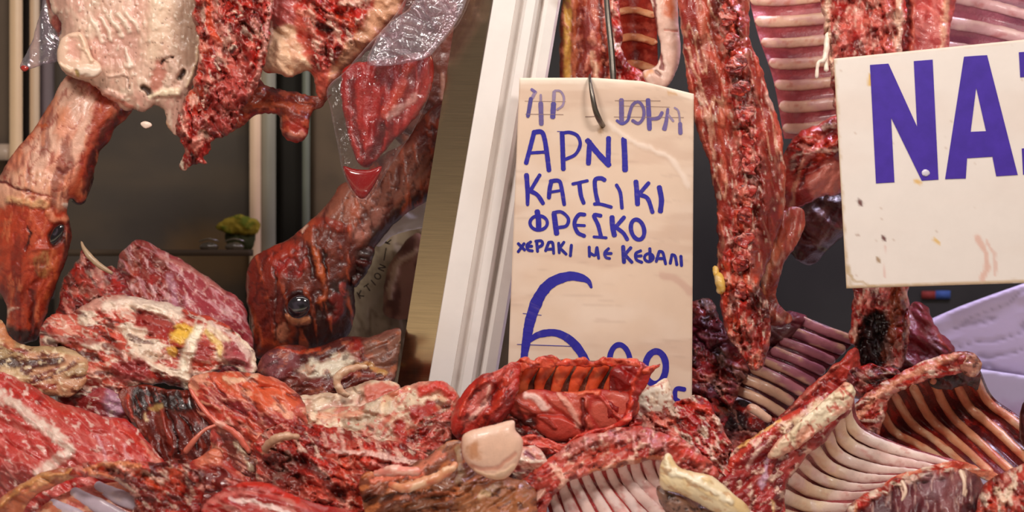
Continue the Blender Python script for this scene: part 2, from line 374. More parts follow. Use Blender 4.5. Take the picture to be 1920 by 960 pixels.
# ------------------------------------------------------------------ the stall behind and around
def slab(name, x0, x1, y0, y1, d0, d1, base, mat=MATTE, layers=(), kind=True, parent=None):
    """an upright board between two pixel corners taken at distance d0, d1 - d0 thick"""
    xs = np.linspace(x0, x1, max(2, int(abs(x1 - x0) / 12))); ys = np.linspace(y0, y1, max(2, int(abs(y1 - y0) / 12)))
    G = np.stack(np.meshgrid(xs, ys, [d0], indexing='ij'), -1)[:, :, 0]
    o = sheet(name, parent, G, d1 - d0, base, list(layers), mat)
    if kind and parent is None: struct(o)
    return o
def box(name, lo, hi, base, mat=MATTE, parent=None):
    v = [(x, y, z) for x in (lo[0], hi[0]) for y in (lo[1], hi[1]) for z in (lo[2], hi[2])]
    f = [(0, 1, 3, 2), (4, 6, 7, 5), (0, 4, 5, 1), (2, 3, 7, 6), (0, 2, 6, 4), (1, 5, 7, 3)]
    return mk(name, v, f, np.tile(lin(base), (8, 1)), mat, parent, False)
struct(box('floor', (-2.2, -2.2, -1.3), (2.2, 2.4, -1.25), (70, 62, 56)))
struct(box('wall_back', (-2.2, 1.75, -1.25), (2.2, 1.85, 1.6), (84, 76, 70)))
ct = thing('display_counter', 'white topped butcher counter under the heap of raw meat', 'counter', (960, 900, .1))
box('worktop', (-1.5, -0.62, -0.44), (1.5, 0.80, -0.40), (196, 186, 182), PAINT, ct)
box('front_panel', (-1.5, -0.58, -1.25), (1.5, -0.54, -0.44), (150, 146, 142), PAINT, ct)
box('back_panel', (-1.5, 0.74, -1.25), (1.5, 0.78, -0.44), (110, 100, 92), PAINT, ct)
# glazed doors behind the meat on the window's far side
gd = .95
slab('window_1', -80, 18, -60, 560, gd + .08, gd + .10, (112, 96, 82))
slab('trim_1', 18, 42, -60, 560, gd, gd + .05, (226, 192, 154), PAINT)
slab('trim_2', 42, 56, -60, 560, gd + .06, gd + .08, (62, 56, 54))
slab('trim_3', 56, 74, -60, 560, gd + .02, gd + .06, (206, 178, 148), PAINT)
slab('trim_4', -80, 20, 270, 300, gd + .01, gd + .07, (178, 156, 138), PAINT)
slab('window_2', 74, 102, -60, 560, gd + .06, gd + .08, (122, 108, 112))
slab('door_1', 102, 468, -60, 660, gd + .05, gd + .07, (74, 66, 58), layers=[N(120, 3, 0, .4, .7, (92, 78, 62), .5, 0), Q([(330, 440), (480, 430), (480, 520), (330, 520)], 30, (120, 92, 58), .6, 0)])
slab('trim_5', 468, 489, -60, 640, gd - .02, gd + .04, (224, 190, 158), PAINT, [Q([(473, -60), (484, -60), (484, 358), (473, 358)], 2, (72, 62, 56), 1, 0, 0)])
slab('trim_6', 489, 517, -60, 640, gd - .01, gd + .04, (132, 128, 112), PAINT)
slab('window_3', 517, 567, -60, 640, gd + .05, gd + .07, (34, 30, 24))
slab('trim_7', 567, 581, -60, 640, gd, gd + .04, (104, 108, 94), PAINT)
slab('wall_rear', 581, 960, -60, 760, gd + .05, gd + .09, (96, 80, 62), layers=[N(90, 1, 0, .4, .7, (76, 64, 52), .6, 0)])
slab('wall_right', 1000, 1990, -60, 760, gd + .1, gd + .14, (48, 46, 43), layers=[N(160, 1.5, 90, .45, .7, (40, 38, 36), .8, 0)])
sg = thing('wall_sticker', 'small red and blue sticker on the dark back wall', 'sticker', (1760, 560, gd + .095))
slab('red_half', 1728, 1754, 546, 560, gd + .093, gd + .098, (130, 50, 44), parent=sg); slab('blue_half', 1754, 1782, 545, 560, gd + .093, gd + .098, (60, 84, 140), parent=sg)
# things on the shelf behind
struct(slab('trim_8', 120, 475, 468, 480, .6, .85, (74, 60, 46), MATTE))
hb = thing('herb_bunch', 'blurred bunch of yellow and green leaves behind the two meat humps', 'herbs', (440, 440, .75))
blob('leaves', hb, [(404, 425), (420, 410), (445, 402), (470, 404), (488, 420), (480, 438), (440, 440), (415, 434)], .75, (140, 120, 36), [N(22, 2, 20, .45, .6, (96, 110, 30), .9, 5), N(12, 1, 0, .5, .6, (170, 146, 50), .7, 3)], jag=3, mat=MATTE)
blob('stalks', hb, [(425, 432), (475, 432), (470, 468), (432, 468)], .76, (56, 58, 32), [R(12, 3, 90, .1, (60, 66, 26), .8, -3)], jag=2, mat=MATTE)
for i, (x, l) in enumerate(((392, 'glass bowl on the back shelf, nearest the dark red shoulder'), (440, 'glass bowl on the back shelf under the herb bunch'))):
    b = thing('glass_bowl', l, 'bowl', (x, 470, .68), 'glass bowls on the back shelf')
    tube('bowl', b, [(x - 18, 462, .68), (x, 464, .68), (x + 18, 462, .68)], [8, 14, 8], (84, 72, 56), mat=EYE)
    tube('rim', b, [(x - 20, 453, .68), (x, 448, .67), (x + 20, 453, .68)], [2, 2, 2], (110, 98, 80), mat=EYE)
# ------------------------------------------------------------------ leaning steel panel and the white window post
def extrude(name, prof, top, bot, base, mat, layers=(), nz=60, parent=None):
    """a profile of (x px, d) swept between a top and a bottom point (x, y)"""
    t = np.linspace(0, 1, nz); pr = np.asarray(prof, float)
    X = top[0] + (bot[0] - top[0]) * t; Y = top[1] + (bot[1] - top[1]) * t
    px = X[:, None] + pr[None, :, 0]; py = Y[:, None] + 0 * pr[None, :, 0]; d = pr[None, :, 1] + 0 * px + (py - 480) * PXM * math.tan(TILT) + .045      # stands plumb
    m = len(pr); col, _ = paint(px.ravel(), py.ravel(), base, list(layers))
    V = P(px.ravel(), py.ravel(), d.ravel()); i, j = np.meshgrid(np.arange(nz - 1), np.arange(m), indexing='ij'); a = (i * m + j).ravel(); b = (i * m + (j + 1) % m).ravel()
    F = [tuple(int(z) for z in q) for q in np.stack([a, b, b + m, a + m], 1)] + [tuple(range(m)), tuple(range(nz * m - 1, nz * m - m - 1, -1))]
    return mk(name, V, F, col, mat, parent, False)
struct(extrude('trim_9', [(0, .10), (62, .085), (62, .11), (0, .125)], (872, -80), (712, 930), (150, 130, 100), STEEL))
p0 = (938, -80); p1 = (767, 930)
struct(extrude('trim_10', [(0, .045), (1, .042), (43, .04), (44, .06), (57, .06), (59, .043), (64, .036), (80, .036), (86, .042), (89, .062), (93, .062), (97, .046), (104, .042), (122, .046), (127, .06), (127, .14), (0, .14)],
               p0, p1, (246, 238, 233), PAINT, [N(160, 3, 100, .5, .8, (226, 210, 196), .6, 0), S([(838, 555), (836, 565)], 7, R1, .7), S([(818, 612), (815, 622)], 6, R1, .7), S([(828, 605), (826, 610)], 5, R1, .5), N(9, 1, 0, .72, .78, (170, 140, 120), .5, 0)]))
# ------------------------------------------------------------------ price cards
def ink(name, parent, strokes, dfun, w0, col, lay=.0007):
    """marker strokes lying on a card: flat ribbons with round ends"""
    V = []; F = []; C = []
    for s in strokes:
        pts, w = s[0], (s[1] if len(s) > 1 else w0); c_ = s[2] if len(s) > 2 else col
        w = np.atleast_1d(np.asarray(w, float)); c = cat(np.asarray(pts, float)[:, :2], step=2.0); m = len(c)
        ww = np.interp(np.linspace(0, 1, m), np.linspace(0, 1, len(w)), w) if len(w) > 1 else np.full(m, w[0])
        g = np.gradient(c, axis=0); g /= np.linalg.norm(g, axis=1)[:, None] + 1e-9; nn = np.stack([-g[:, 1], g[:, 0]], 1)
        _seed[0] += 1; jit = 1 + .12 * (fbm(np.arange(m) / 5.0, np.full(m, .3), _seed[0], 3) - .5) * 2
        ext = np.minimum(ww[0], 8) * .35
        c2 = np.vstack([c[:1] - g[:1] * ext, c, c[-1:] + g[-1:] * ext]); n2 = np.vstack([nn[:1], nn, nn[-1:]]); w2 = np.r_[ww[0] * .55, ww * jit, ww[-1] * .55] / 2
        a, b = c2 + n2 * w2[:, None], c2 - n2 * w2[:, None]; k0 = len(V)
        for q in range(len(c2)): V += [a[q], b[q]]; C += [c_, c_]
        F += [(k0 + 2 * q, k0 + 2 * q + 1, k0 + 2 * q + 3, k0 + 2 * q + 2) for q in range(len(c2) - 1)]
    V = np.array(V); zo = np.arange(len(V)) // 2 % 7 * 1.5e-5
    n = len(V); VV = np.vstack([P(V[:, 0], V[:, 1], dfun(V[:, 0], V[:, 1]) - lay - zo), P(V[:, 0], V[:, 1], dfun(V[:, 0], V[:, 1]) + .0006)])
    FF = F + [tuple(n + i for i in f[::-1]) for f in F]
    col_, _ = paint(V[:, 0], V[:, 1], (0, 0, 0), []); cc = lin(np.array(C))
    x, y = rotc(V[:, 0], V[:, 1], 5, 4, 2); cc = cc + (lin((120, 100, 150)) - cc) * (sstep(.62, .8, fbm(x, y, 77)) * .35)[:, None]
    return mk(name, VV, FF, np.vstack([cc, cc]), INKM, parent, False)
def ell(cx, cy, rx, ry, rot=0, a0=0, a1=360):
    a = np.radians(np.linspace(a0, a1, 26)); r = math.radians(rot); x, y = rx * np.cos(a), ry * np.sin(a)
    return [(cx + p * math.cos(r) - q * math.sin(r), cy + p * math.sin(r) + q * math.cos(r)) for p, q in zip(x, y)]
def conv(o, s, L):
    r = []
    for e in L:
        e = e if isinstance(e, tuple) and isinstance(e[0], list) else (e,)
        w = [np.asarray(e[1], float) / s] if len(e) > 1 else []
        r.append(([(o[0] + x / s, o[1] + y / s) for x, y in e[0]], *w, *e[2:]))
    return r
BLUE = (46, 40, 152); FADE = (112, 96, 150); FADE2 = (150, 130, 158)
cd_ = thing('price_card', 'tall cream price card handwritten in blue marker, hung on a metal hook', 'price card', (1125, 780, 0))
def cardd(x, y):
    return .012 * ((x - 1125) / 180) ** 2 - .010 * np.exp(-((x - 1200) / 60) ** 2 - ((y - 175) / 45) ** 2) + .006 * np.sin(x / 60 + y / 160)
def quadgrid(tl, tr, br, bl, n, m, topbow=None):
    u, v = np.meshgrid(np.linspace(0, 1, n), np.linspace(0, 1, m), indexing='ij')
    q = [(1 - u) * (1 - v) * a + u * (1 - v) * b + u * v * c + (1 - u) * v * e for a, b, c, e in zip(tl, tr, br, bl)]
    if topbow is not None: q[1] = q[1] + topbow(u) * (1 - v)
    return np.stack([q[0], q[1]], -1)
g = quadgrid((974, 146), (1301, 176), (1297, 800), (948, 800), 90, 150, lambda u: np.interp(u, [0, .42, .7, 1], [0, -13, -15, 0]))
G = np.concatenate([g, cardd(g[..., 0], g[..., 1])[..., None]], -1)
LINE = (150, 122, 112)
sheet('card', cd_, G, .0022, (224, 196, 174), [N(120, 1.6, 10, .4, .7, (230, 206, 188), .8, 0), N(60, 6, 2, .56, .68, (206, 172, 150), .5, 0), N(10, 12, 1, .66, .76, (190, 160, 142), .3, 0), S([(976, 150), (1060, 150), (1210, 152), (1300, 182)], 12, (246, 232, 214), .8, 0, 1), S([(1140, 232), (1180, 262), (1260, 300), (1290, 350)], 10, (236, 214, 198), .8, 1.2, 3),
    S([(1240, 515), (1270, 525), (1296, 548)], 16, (205, 165, 148), .7, 0, 3), S([(958, 300), (956, 500)], 6, (235, 215, 195), .5, 0, 2), S([(1130, 236), (1126, 246)], 12, (150, 110, 70), .8, 0, 2), S([(1252, 174), (1268, 173)], 6, (200, 150, 90), .6)], CARD)
o1, s1 = (960, 140), 4.363
FL = conv(o1, s1, [([(190, 140), (165, 190)], 26, FADE2), ([(160, 120), (195, 145)], 24, FADE), ([(155, 195), (130, 340)], [34, 30], (84, 74, 138)), ([(235, 165), (236, 230)], 20, FADE2), ([(235, 230), (240, 405)], 38, FADE), ([(345, 140), (340, 230)], 28, FADE2), ([(340, 235), (333, 350)], 42, (90, 80, 150)),
    ([(350, 130), (395, 135), (424, 185), (415, 250), (370, 285)], 18, FADE2), ([(895, 205), (897, 390)], 38, FADE), ([(858, 375), (900, 402), (945, 375), (960, 330)], 24, (92, 84, 156)), ([(955, 340), (985, 250), (1035, 222), (1075, 275), (1075, 350), (1035, 398), (985, 375)], 26, FADE), ([(1113, 205), (1118, 300), (1125, 445)], 38, (96, 84, 152)),
    ([(1135, 362), (1200, 352), (1228, 310)], 30, FADE), ([(1275, 280), (1262, 380), (1245, 450)], [22, 38], FADE), ([(1280, 330), (1320, 380)], 18, FADE2), ([(1330, 270), (1362, 300), (1375, 400)], 16, FADE2), ([(1375, 400), (1378, 480)], 34, FADE),
    ([(835, 345), (1405, 350)], 4, LINE), ([(842, 212), (1215, 214)], 4, LINE), ([(110, 322), (420, 326)], 4, LINE), ([(105, 216), (440, 220)], 3, LINE), ([(600, 344), (690, 340)], 6, LINE), ([(900, 255), (1290, 265)], 3, LINE)])
ink('faded_lettering', cd_, FL[:8] + FL[19:21], cardd, 9, FADE); ink('faded_lettering', cd_, FL[8:19] + FL[22:], cardd, 9, FADE); ink('scratch_line', cd_, FL[21:22], cardd, 9, FADE)
ink('lettering', cd_, conv(o1, s1, [([(115, 725), (148, 600), (180, 475)], 36), ([(175, 472), (240, 468), (265, 520), (285, 640), (303, 785)], 38), ([(150, 640), (280, 632)], 26), ([(410, 480), (415, 620), (420, 775)], 38), ([(400, 480), (470, 472), (535, 500), (558, 570), (520, 650), (440, 692)], 28), ([(635, 545), (625, 730)], 40), ([(615, 535), (700, 640), (795, 742)], 46), ([(790, 515), (787, 735)], 40), ([(915, 522), (922, 660), (925, 785)], 46), ([(370, 464), (480, 466)], 5)]), cardd, 9, BLUE)
o2, s2 = (960, 320), 4.8
ink('lettering', cd_, conv(o2, s2, [([(130, 35), (140, 180), (140, 305)], [44, 42, 30]), ([(250, 38), (165, 180)], 34), ([(160, 180), (230, 220), (280, 295)], 38), ([(355, 95), (340, 160), (332, 245)], 38), ([(345, 95), (420, 92), (445, 150), (470, 305)], 36), ([(335, 195), (440, 178)], 26), ([(545, 120), (680, 90)], 28), ([(605, 110), (620, 220), (645, 292)], 38), ([(835, 85), (800, 68), (748, 85), (752, 190), (775, 295)], 38), ([(740, 300), (800, 302), (895, 328)], 30),
    ([(940, 128), (975, 200), (990, 338)], 32), ([(1115, 95), (1125, 200), (1130, 305)], 46), ([(1230, 110), (1140, 215)], 36), ([(1145, 215), (1220, 250), (1265, 375)], 38), ([(1325, 145), (1345, 260), (1335, 370)], 46)]), cardd, 9, BLUE)
ink('lettering', cd_, conv(o2, s2, [(ell(240, 470, 78, 64), 30), ([(226, 362), (238, 440), (240, 530)], 48), ([(378, 385), (390, 480), (402, 570)], 48), ([(370, 378), (445, 372), (506, 430), (490, 495), (420, 512)], 30), ([(655, 395), (600, 398), (562, 470), (590, 555), (652, 588)], 36), ([(570, 490), (655, 494)], 26), ([(800, 405), (738, 402), (775, 490), (800, 590)], 36), ([(735, 595), (850, 604)], 26), ([(900, 415), (905, 500), (922, 585)], 46), ([(1010, 418), (930, 510)], 36), ([(930, 505), (1000, 560), (1038, 620)], 36), (ell(1130, 530, 58, 92, -14), 38)]), cardd, 9, BLUE)
LL = conv(o2, s2, [[(55, 655), (115, 715)], [(110, 655), (55, 730)], [(170, 640), (135, 670), (145, 712), (185, 722)], [(140, 680), (180, 680)], [(222, 640), (230, 728)], [(212, 635), (265, 632), (272, 668), (232, 692)], [(330, 645), (302, 722)], [(330, 645), (365, 650), (375, 745)], [(310, 708), (365, 705)], [(420, 650), (425, 740)], [(468, 642), (430, 695)], [(430, 695), (488, 752)], [(535, 668), (525, 768)],
    [(695, 685), (697, 772)], [(697, 738), (748, 760), (765, 690)], [(765, 690), (780, 790)], [(870, 700), (835, 740), (845, 780), (880, 790)], [(840, 745), (895, 745)], ([(1000, 682), (1008, 825)], 36), ([(1070, 692), (1015, 755)], 30), ([(1015, 755), (1080, 825)], 30), [(1160, 720), (1115, 745), (1120, 800), (1170, 825)], [(1120, 770), (1165, 766)], (ell(1232, 782, 40, 36), 26), ([(1240, 700), (1246, 815)], 28), [(1325, 725), (1298, 818)], [(1325, 725), (1358, 740), (1383, 840)], [(1300, 790), (1370, 790)], [(1440, 755), (1424, 835)], [(1440, 755), (1468, 770), (1484, 848)], ([(1520, 768), (1526, 856)], 28)])
for a_, b_ in ((0, 13), (13, 18), (18, 99)): ink('lettering', cd_, LL[a_:b_], cardd, 27 / s2, (40, 38, 140))
o3, s3 = (940, 480), 3.2
ink('price_figures', cd_, conv(o3, s3, [([(540, 188), (520, 150), (470, 128), (400, 122), (300, 160), (230, 240), (178, 370), (152, 500), (135, 640), (150, 760), (250, 830)], [16, 52, 62, 66, 70, 66, 56, 46, 38, 36, 36]), ([(160, 510), (230, 470), (330, 462), (420, 510), (490, 600), (520, 690), (470, 790), (300, 840)], [30, 44, 46, 52, 46, 42, 40, 40]), (ell(712, 640, 62, 108, -4), 32), (ell(925, 670, 62, 98, 4), 38), ([(1100, 800), (1050, 798), (1042, 850), (1070, 880), (1040, 910), (1080, 940)], 28), ([(95, 530), (430, 542)], 4), ([(130, 345), (240, 355)], 4)]), cardd, 9, BLUE)
# the bent steel hook that carries the card
hk = thing('meat_hook', 'steel hook whose bent tip pierces the cream price card', 'hook', (1130, 240, -.02))
tube('hook_bar', hk, [(1134, -60, .04), (1139, 20, .04), (1146, 90, .035), (1150, 150, .03), (1152, 200, .025)], [5, 5.5, 6, 6.5, 3], (110, 104, 98), mat=HOOKM)
tube('hook_tip', hk, [(1106, 138, .02), (1106, 150, -.012), (1110, 175, -.022), (1116, 205, -.022), (1124, 225, -.014), (1132, 238, .012)], [2, 3.5, 4.5, 5, 5.5, 5], (110, 104, 98), mat=HOOKM)
# the big board
bd = thing('price_board', 'large white board with bold purple capitals NAΞ and a grimy edge', 'sign', (1800, 540, -.05))
def bdd(x, y): return -.05 + 0 * x
g = quadgrid((1563, 110), (2260, 40), (2270, 520), (1587, 541), 170, 110)
G = np.concatenate([g, bdd(g[..., 0], g[..., 1])[..., None]], -1)
EDGE = (196, 164, 124)
sheet('board', bd, G, .006, (234, 222, 214), [N(160, 3, 0, .45, .75, (230, 214, 204), .8, 0), S([(1563, 110), (1575, 330), (1588, 541)], 8, EDGE, .8, 0, 2), S([(1587, 540), (1920, 528)], 9, EDGE, .8, 0, 2), S([(1563, 111), (1920, 76)], 5, (226, 204, 180), .8, 0, 1), S([(1590, 500), (1600, 525), (1640, 536)], 7, (190, 160, 120), .7), S([(1590, 500), (1597, 530)], 8, (188, 160, 124), .6),
    S([(1611, 377), (1615, 383)], 9, R3, .9, 0, 1), S([(1656, 445), (1659, 448)], 9, R3, .9, 0, 1), S([(1645, 484), (1648, 490)], 8, (150, 110, 60), .8, 0, 1), S([(1752, 450), (1760, 456)], 8, (226, 180, 90), .8, 0, 1), S([(1606, 440), (1612, 438)], 5, (160, 120, 100), .6), S([(1659, 460), (1659, 520)], 3, (222, 180, 170), .7, 0, 0), S([(1632, 142), (1631, 158)], 9, (220, 170, 60), .9, 0, 1), S([(1718, 340), (1724, 343)], 10, (226, 176, 80), .8, 0, 1),
    S([(1833, 445), (1845, 470), (1852, 500), (1842, 522)], [16, 10, 12, 14], (222, 176, 160), .8, 0, 3), S([(1850, 450), (1865, 480), (1866, 515)], 6, (222, 180, 166), .7, 0, 3), N(8, 1, 0, .80, .84, (190, 160, 140), .5, 0)], CARD)
def letter(polys, name='letter'):
    """a flat cut-out of one capital: outline, then strips that leave the counter open"""
    V = []; F = []
    for q in polys:
        k = len(V); V += q; F.append(tuple(range(k, k + len(q))))
    V = np.array([(1500 + x / 2.4, y / 2.4) for x, y in V]); n = len(V)
    VV = np.vstack([P(V[:, 0], V[:, 1], bdd(V[:, 0], V[:, 1]) - .0009), P(V[:, 0], V[:, 1], bdd(V[:, 0], V[:, 1]) + .0006)])
    FF = F + [tuple(n + i for i in f[::-1]) for f in F]
    for f in F:
        FF += [(f[i], f[(i + 1) % len(f)], n + f[(i + 1) % len(f)], n + f[i]) for i in range(len(f))]
    return mk(name, VV, FF, np.tile(lin((70, 44, 156)), (2 * n, 1)), INKM, bd, False)
letter([[(315, 292), (398, 286), (410, 530), (425, 820), (342, 825)], [(398, 286), (527, 570), (548, 813), (410, 530)], [(512, 275), (597, 268), (623, 808), (548, 813), (527, 570)]])
letter([[(738, 255), (790, 251), (793, 395), (768, 593), (752, 712), (746, 803), (653, 806)], [(790, 251), (842, 248), (980, 787), (883, 793), (866, 705), (837, 590), (793, 395)], [(768, 593), (837, 590), (866, 705), (752, 712)]])
letter([[(985, 235), (1250, 216), (1256, 328), (991, 348)], [(1020, 448), (1240, 434), (1246, 540), (1026, 556)], [(998, 668), (1268, 650), (1274, 765), (1004, 786)]])
dp = blob('fat_drop', bd, [(1728, 322), (1734, 317), (1742, 320), (1744, 326), (1738, 331), (1730, 329)], -.051, (214, 206, 220), [], jag=.5, s=1.5, mat=SMOOTH, k=.5)
# ------------------------------------------------------------------ carcass hanging over the shoulder joints
c1 = thing('lamb_carcass', 'skinned lamb carcass with pale fatty chest, head hanging down beside the shredded hump', 'carcass', (150, 640, .16))
blob('head_and_neck', c1, [(128, 140), (170, 145), (210, 170), (246, 200), (240, 222), (216, 242), (204, 266), (186, 286), (174, 330), (162, 372), (146, 380), (132, 372), (126, 395), (131, 412), (134, 440), (125, 480), (112, 520), (98, 560), (84, 600), (70, 636), (44, 644), (20, 640), (9, 622), (13, 592), (6, 560), (-8, 540), (-24, 500), (-32, 420), (-22, 370), (4, 322), (26, 288), (50, 258), (75, 222), (100, 185)], .17, (214, 122, 88),
     [N(70, 3, 120, .44, .62, (196, 90, 58), .6, 0), Q([(120, 150), (185, 190), (180, 250), (130, 330), (60, 360), (10, 350), (40, 290), (90, 215)], 16, (240, 206, 186), .75, 2), N(44, 2.5, 118, .5, .66, (226, 150, 122), .6, 2), S([(196, 180), (180, 250), (160, 330)], 34, (178, 72, 44), .85, -2), S([(240, 205), (205, 240), (178, 290), (165, 360)], 26, (74, 26, 20), .9, -2),
      Q([(0, 390), (60, 372), (120, 395), (134, 440), (90, 580), (60, 640), (10, 630), (-20, 480)], 14, (182, 74, 48), .9, 0), Q([(-20, 330), (40, 318), (110, 340), (120, 395), (60, 372), (0, 385)], 8, (220, 168, 140), .8, 5), S([(-10, 352), (40, 346), (112, 366)], 46, (236, 184, 160), .65, 2, 10), S([(60, 400), (66, 440), (60, 480)], 26, (206, 104, 72), .6, 2, 8), S([(18, 374), (50, 380), (84, 384)], 18, (228, 182, 140), .9, 6), S([(0, 340), (30, 352), (60, 362)], 6, (110, 24, 20), .9, -5), S([(52, 364), (90, 368)], 6, R2, .8, -3), S([(92, 398), (104, 412), (124, 410)], 14, (222, 150, 118), .8, 5),  # pale pink cranium, with lamp highlights painted into the colour
      S([(52, 428), (56, 442), (46, 470)], 6, (60, 12, 12), .9, -4, 3), Q([(90, 440), (106, 420), (122, 420), (120, 445), (104, 462), (92, 456)], 3, (34, 16, 16), .95, -7, 2), Q([(66, 480), (82, 468), (95, 480), (92, 508), (78, 522), (66, 505)], 5, (176, 128, 84), .8, 2), S([(60, 470), (72, 462), (90, 466)], 8, (180, 80, 60), .8, 4), S([(98, 470), (104, 500), (88, 560)], 16, (200, 106, 66), .7, 3), S([(130, 420), (124, 480), (104, 560), (84, 620)], 18, (58, 20, 18), .85, 0), S([(30, 500), (36, 560), (34, 620)], 14, (178, 76, 60), .7, 3), S([(60, 540), (62, 580), (56, 620)], 8, (58, 16, 16), .8, -3),
      N(30, 4, 95, .54, .66, (120, 34, 26), .6, -1), N(16, 5, 95, .6, .7, (230, 150, 110), .4, 1), Q([(12, 612), (40, 618), (72, 615), (70, 644), (14, 644)], 6, (30, 12, 14), .9, 0), S([(14, 584), (32, 580)], 9, (226, 190, 170), .8, 3), R(30, 2, 110, .04, (150, 40, 30), .6, -1.5), S([(66, 236), (86, 232)], 10, (196, 96, 50), .7), S([(110, 318), (120, 328), (128, 316)], 9, (120, 40, 34), .8, -2), S([(122, 386), (130, 388)], 10, (240, 225, 210), .8, 3)], k=.85, ang=115, s=2.6, jag=1.5, mat=HIDE)
blob('eye', c1, [(93, 446), (100, 430), (112, 421), (119, 424), (117, 440), (106, 456), (96, 457)], .118, (22, 14, 18), [S([(108, 428), (104, 440)], 5, (70, 60, 70), .8)], jag=.4, s=1.5, mat=EYE, k=.6)
blob('ear_stub', c1, [(150, 340), (172, 300), (176, 330), (166, 362), (158, 380), (144, 384), (134, 374), (140, 352)], .19, (52, 18, 16), [N(12, 2, 100, .5, .65, (110, 36, 26), .7, 2)], jag=2, s=2.5)
blob('chest', c1, [(92, -60), (112, 40), (114, 60), (108, 90), (107, 112), (116, 132), (142, 150), (172, 162), (200, 180), (228, 202), (246, 206), (268, 206), (292, 198), (304, 212), (310, 240), (336, 256), (352, 240), (352, 180), (372, 130), (388, 60), (392, -60)], .13, (228, 188, 166),
     [N(90, 1.4, 60, .42, .65, (214, 168, 146), .8, 0), N(34, 1.5, 60, .45, .62, None, 0, 1.5), N(56, 1.6, 70, .50, .64, (218, 154, 138), .6, 0), N(30, 2, 80, .56, .68, (240, 214, 190), .6, 1.5), Q([(322, -60), (392, -60), (384, 60), (360, 120), (330, 115), (320, 40)], 10, (172, 140, 118), .8, -2), R(13, 6, 88, .12, (140, 104, 86), .25, -1), Q([(185, 70), (260, 60), (262, 110), (205, 120)], 14, (206, 152, 136), .8, -4), *[S([(172 + 16 * i, 30 - 3 * i + 6), (186 + 17 * i, 60 - 4 * i), (192 + 17 * i, 78 - 6 * i)], 9, (244, 222, 200), .7, 3, 3) for i in range(5)],
      Q([(285, -60), (330, -60), (320, 60), (300, 110), (270, 90)], 20, (232, 200, 172), .8, 3), S([(374, 10), (376, 60), (366, 120), (352, 160)], 7, (236, 204, 168), .8, 3), Q([(282, 150), (296, 115), (312, 118), (306, 150), (300, 170), (284, 168)], 5, (190, 118, 100), .9, -3), S([(302, 118), (306, 112), (324, 108)], 5, (70, 30, 26), .9, -6, 2), S([(344, 135), (338, 146)], 11, (56, 22, 18), .95, -9, 3), S([(268, 164), (276, 170), (282, 180)], 12, (60, 28, 20), .95, -9, 3), S([(240, 146), (242, 166)], 5, (84, 50, 40), .9, -6, 2),  # chest holes: their darkness is painted over shallow dents
      S([(280, 182), (300, 176), (334, 172)], [8, 16, 18], (244, 222, 190), .9, 6, 3), S([(312, 108), (330, 130), (318, 158)], 14, (216, 180, 160), .8, 4), S([(205, 142), (236, 140), (238, 164)], 6, (234, 196, 176), .8, 4, 2), S([(236, 90), (240, 105), (244, 122)], [5, 8, 16], (246, 224, 204), .8, 5, 2), S([(180, 165), (215, 185), (248, 202)], 10, (206, 100, 80), .6, 2), S([(190, 172), (230, 182)], 14, (232, 178, 160), .7, 4), S([(110, -40), (120, 30), (128, 60)], 26, (170, 130, 114), .7, 0), S([(300, 210), (312, 240)], 14, (214, 172, 130), .7), N(12, 1, 0, .68, .76, (244, 228, 206), .5, 2), N(7, 1, 0, .72, .77, (110, 60, 48), .7, -1)], k=.55, tm=42, s=2.4, jag=4, mat=SMOOTH, hs=1.25)
blob('fat_fold', c1, [(110, 84), (124, 64), (148, 60), (162, 74), (172, 104), (188, 122), (190, 136), (176, 146), (146, 144), (120, 132), (108, 112)], .085, (232, 192, 166), [Q([(124, 75), (146, 74), (150, 108), (130, 108)], 7, (220, 160, 142), .9, -5), S([(150, 66), (160, 90), (172, 112)], 9, (238, 200, 170), .8, 4), S([(150, 132), (170, 136), (184, 132)], 16, (240, 214, 194), .9, 6), S([(112, 122), (130, 134)], 12, (240, 206, 176), .8, 4), S([(144, 132), (146, 140)], 8, (190, 160, 60), .7, -3)], tm=14, s=2, jag=1.2, mat=SMOOTH)
SP = [(372, -60), (512, -60), (506, 40), (502, 90), (490, 130), (481, 165), (467, 190), (452, 222), (432, 245), (402, 262), (392, 284), (380, 296), (388, 306), (366, 304), (350, 321), (338, 316), (343, 292), (338, 262), (334, 222), (344, 190), (360, 160), (374, 100)]
blob('split_backbone', c1, SP, .085, (176, 52, 44), RAG(60, f=.45, h=1.25) + [S([(504, 20), (488, 120), (466, 180)], 12, (214, 160, 148), .8, 3), Q([(420, 130), (480, 130), (450, 210), (400, 240), (390, 200)], 14, (176, 76, 70), .75, 3), S([(390, 0), (398, 60), (412, 76)], 14, OR, .8, 4), S([(362, 290), (364, 310)], 12, BK, .8, -5), S([(344, 300), (342, 318)], 7, FT, .8, 3), S([(384, 292), (386, 304)], 7, PK, .8, 3)], tm=28, ang=70, s=2.2, jag=5)
for x, y, r in ((438, 34, 17), (470, 42, 15), (440, 92, 14), (408, 118, 15), (476, 84, 14), (404, 172, 13), (372, 190, 14), (380, 232, 12), (360, 262, 11), (452, 160, 12)):
    blob('vertebra', c1, [(x - r, y - 2), (x - r * .5, y - r * 1.2), (x + r * .4, y - r), (x + r, y - r * .3), (x + r * .8, y + r * .7), (x, y + r * 1.1), (x - r * .8, y + r * .8)], .062, (204, 104, 92), [N(12, 1, 0, .42, .6, (150, 28, 26), .9, -4), N(10, 1.2, 40, .55, .66, FT, .7, 3), Q([(x - 5, y - 5), (x + 5, y - 4), (x + 4, y + 6), (x - 4, y + 5)], 3, (64, 26, 30), .8, -5)], s=1.8, jag=3, k=.8)
blob('fat_scrap', c1, [(263, 232), (272, 227), (283, 231), (284, 237), (272, 241)], .12, (240, 214, 196), [], jag=.5, s=1.5, mat=SMOOTH, k=.6)
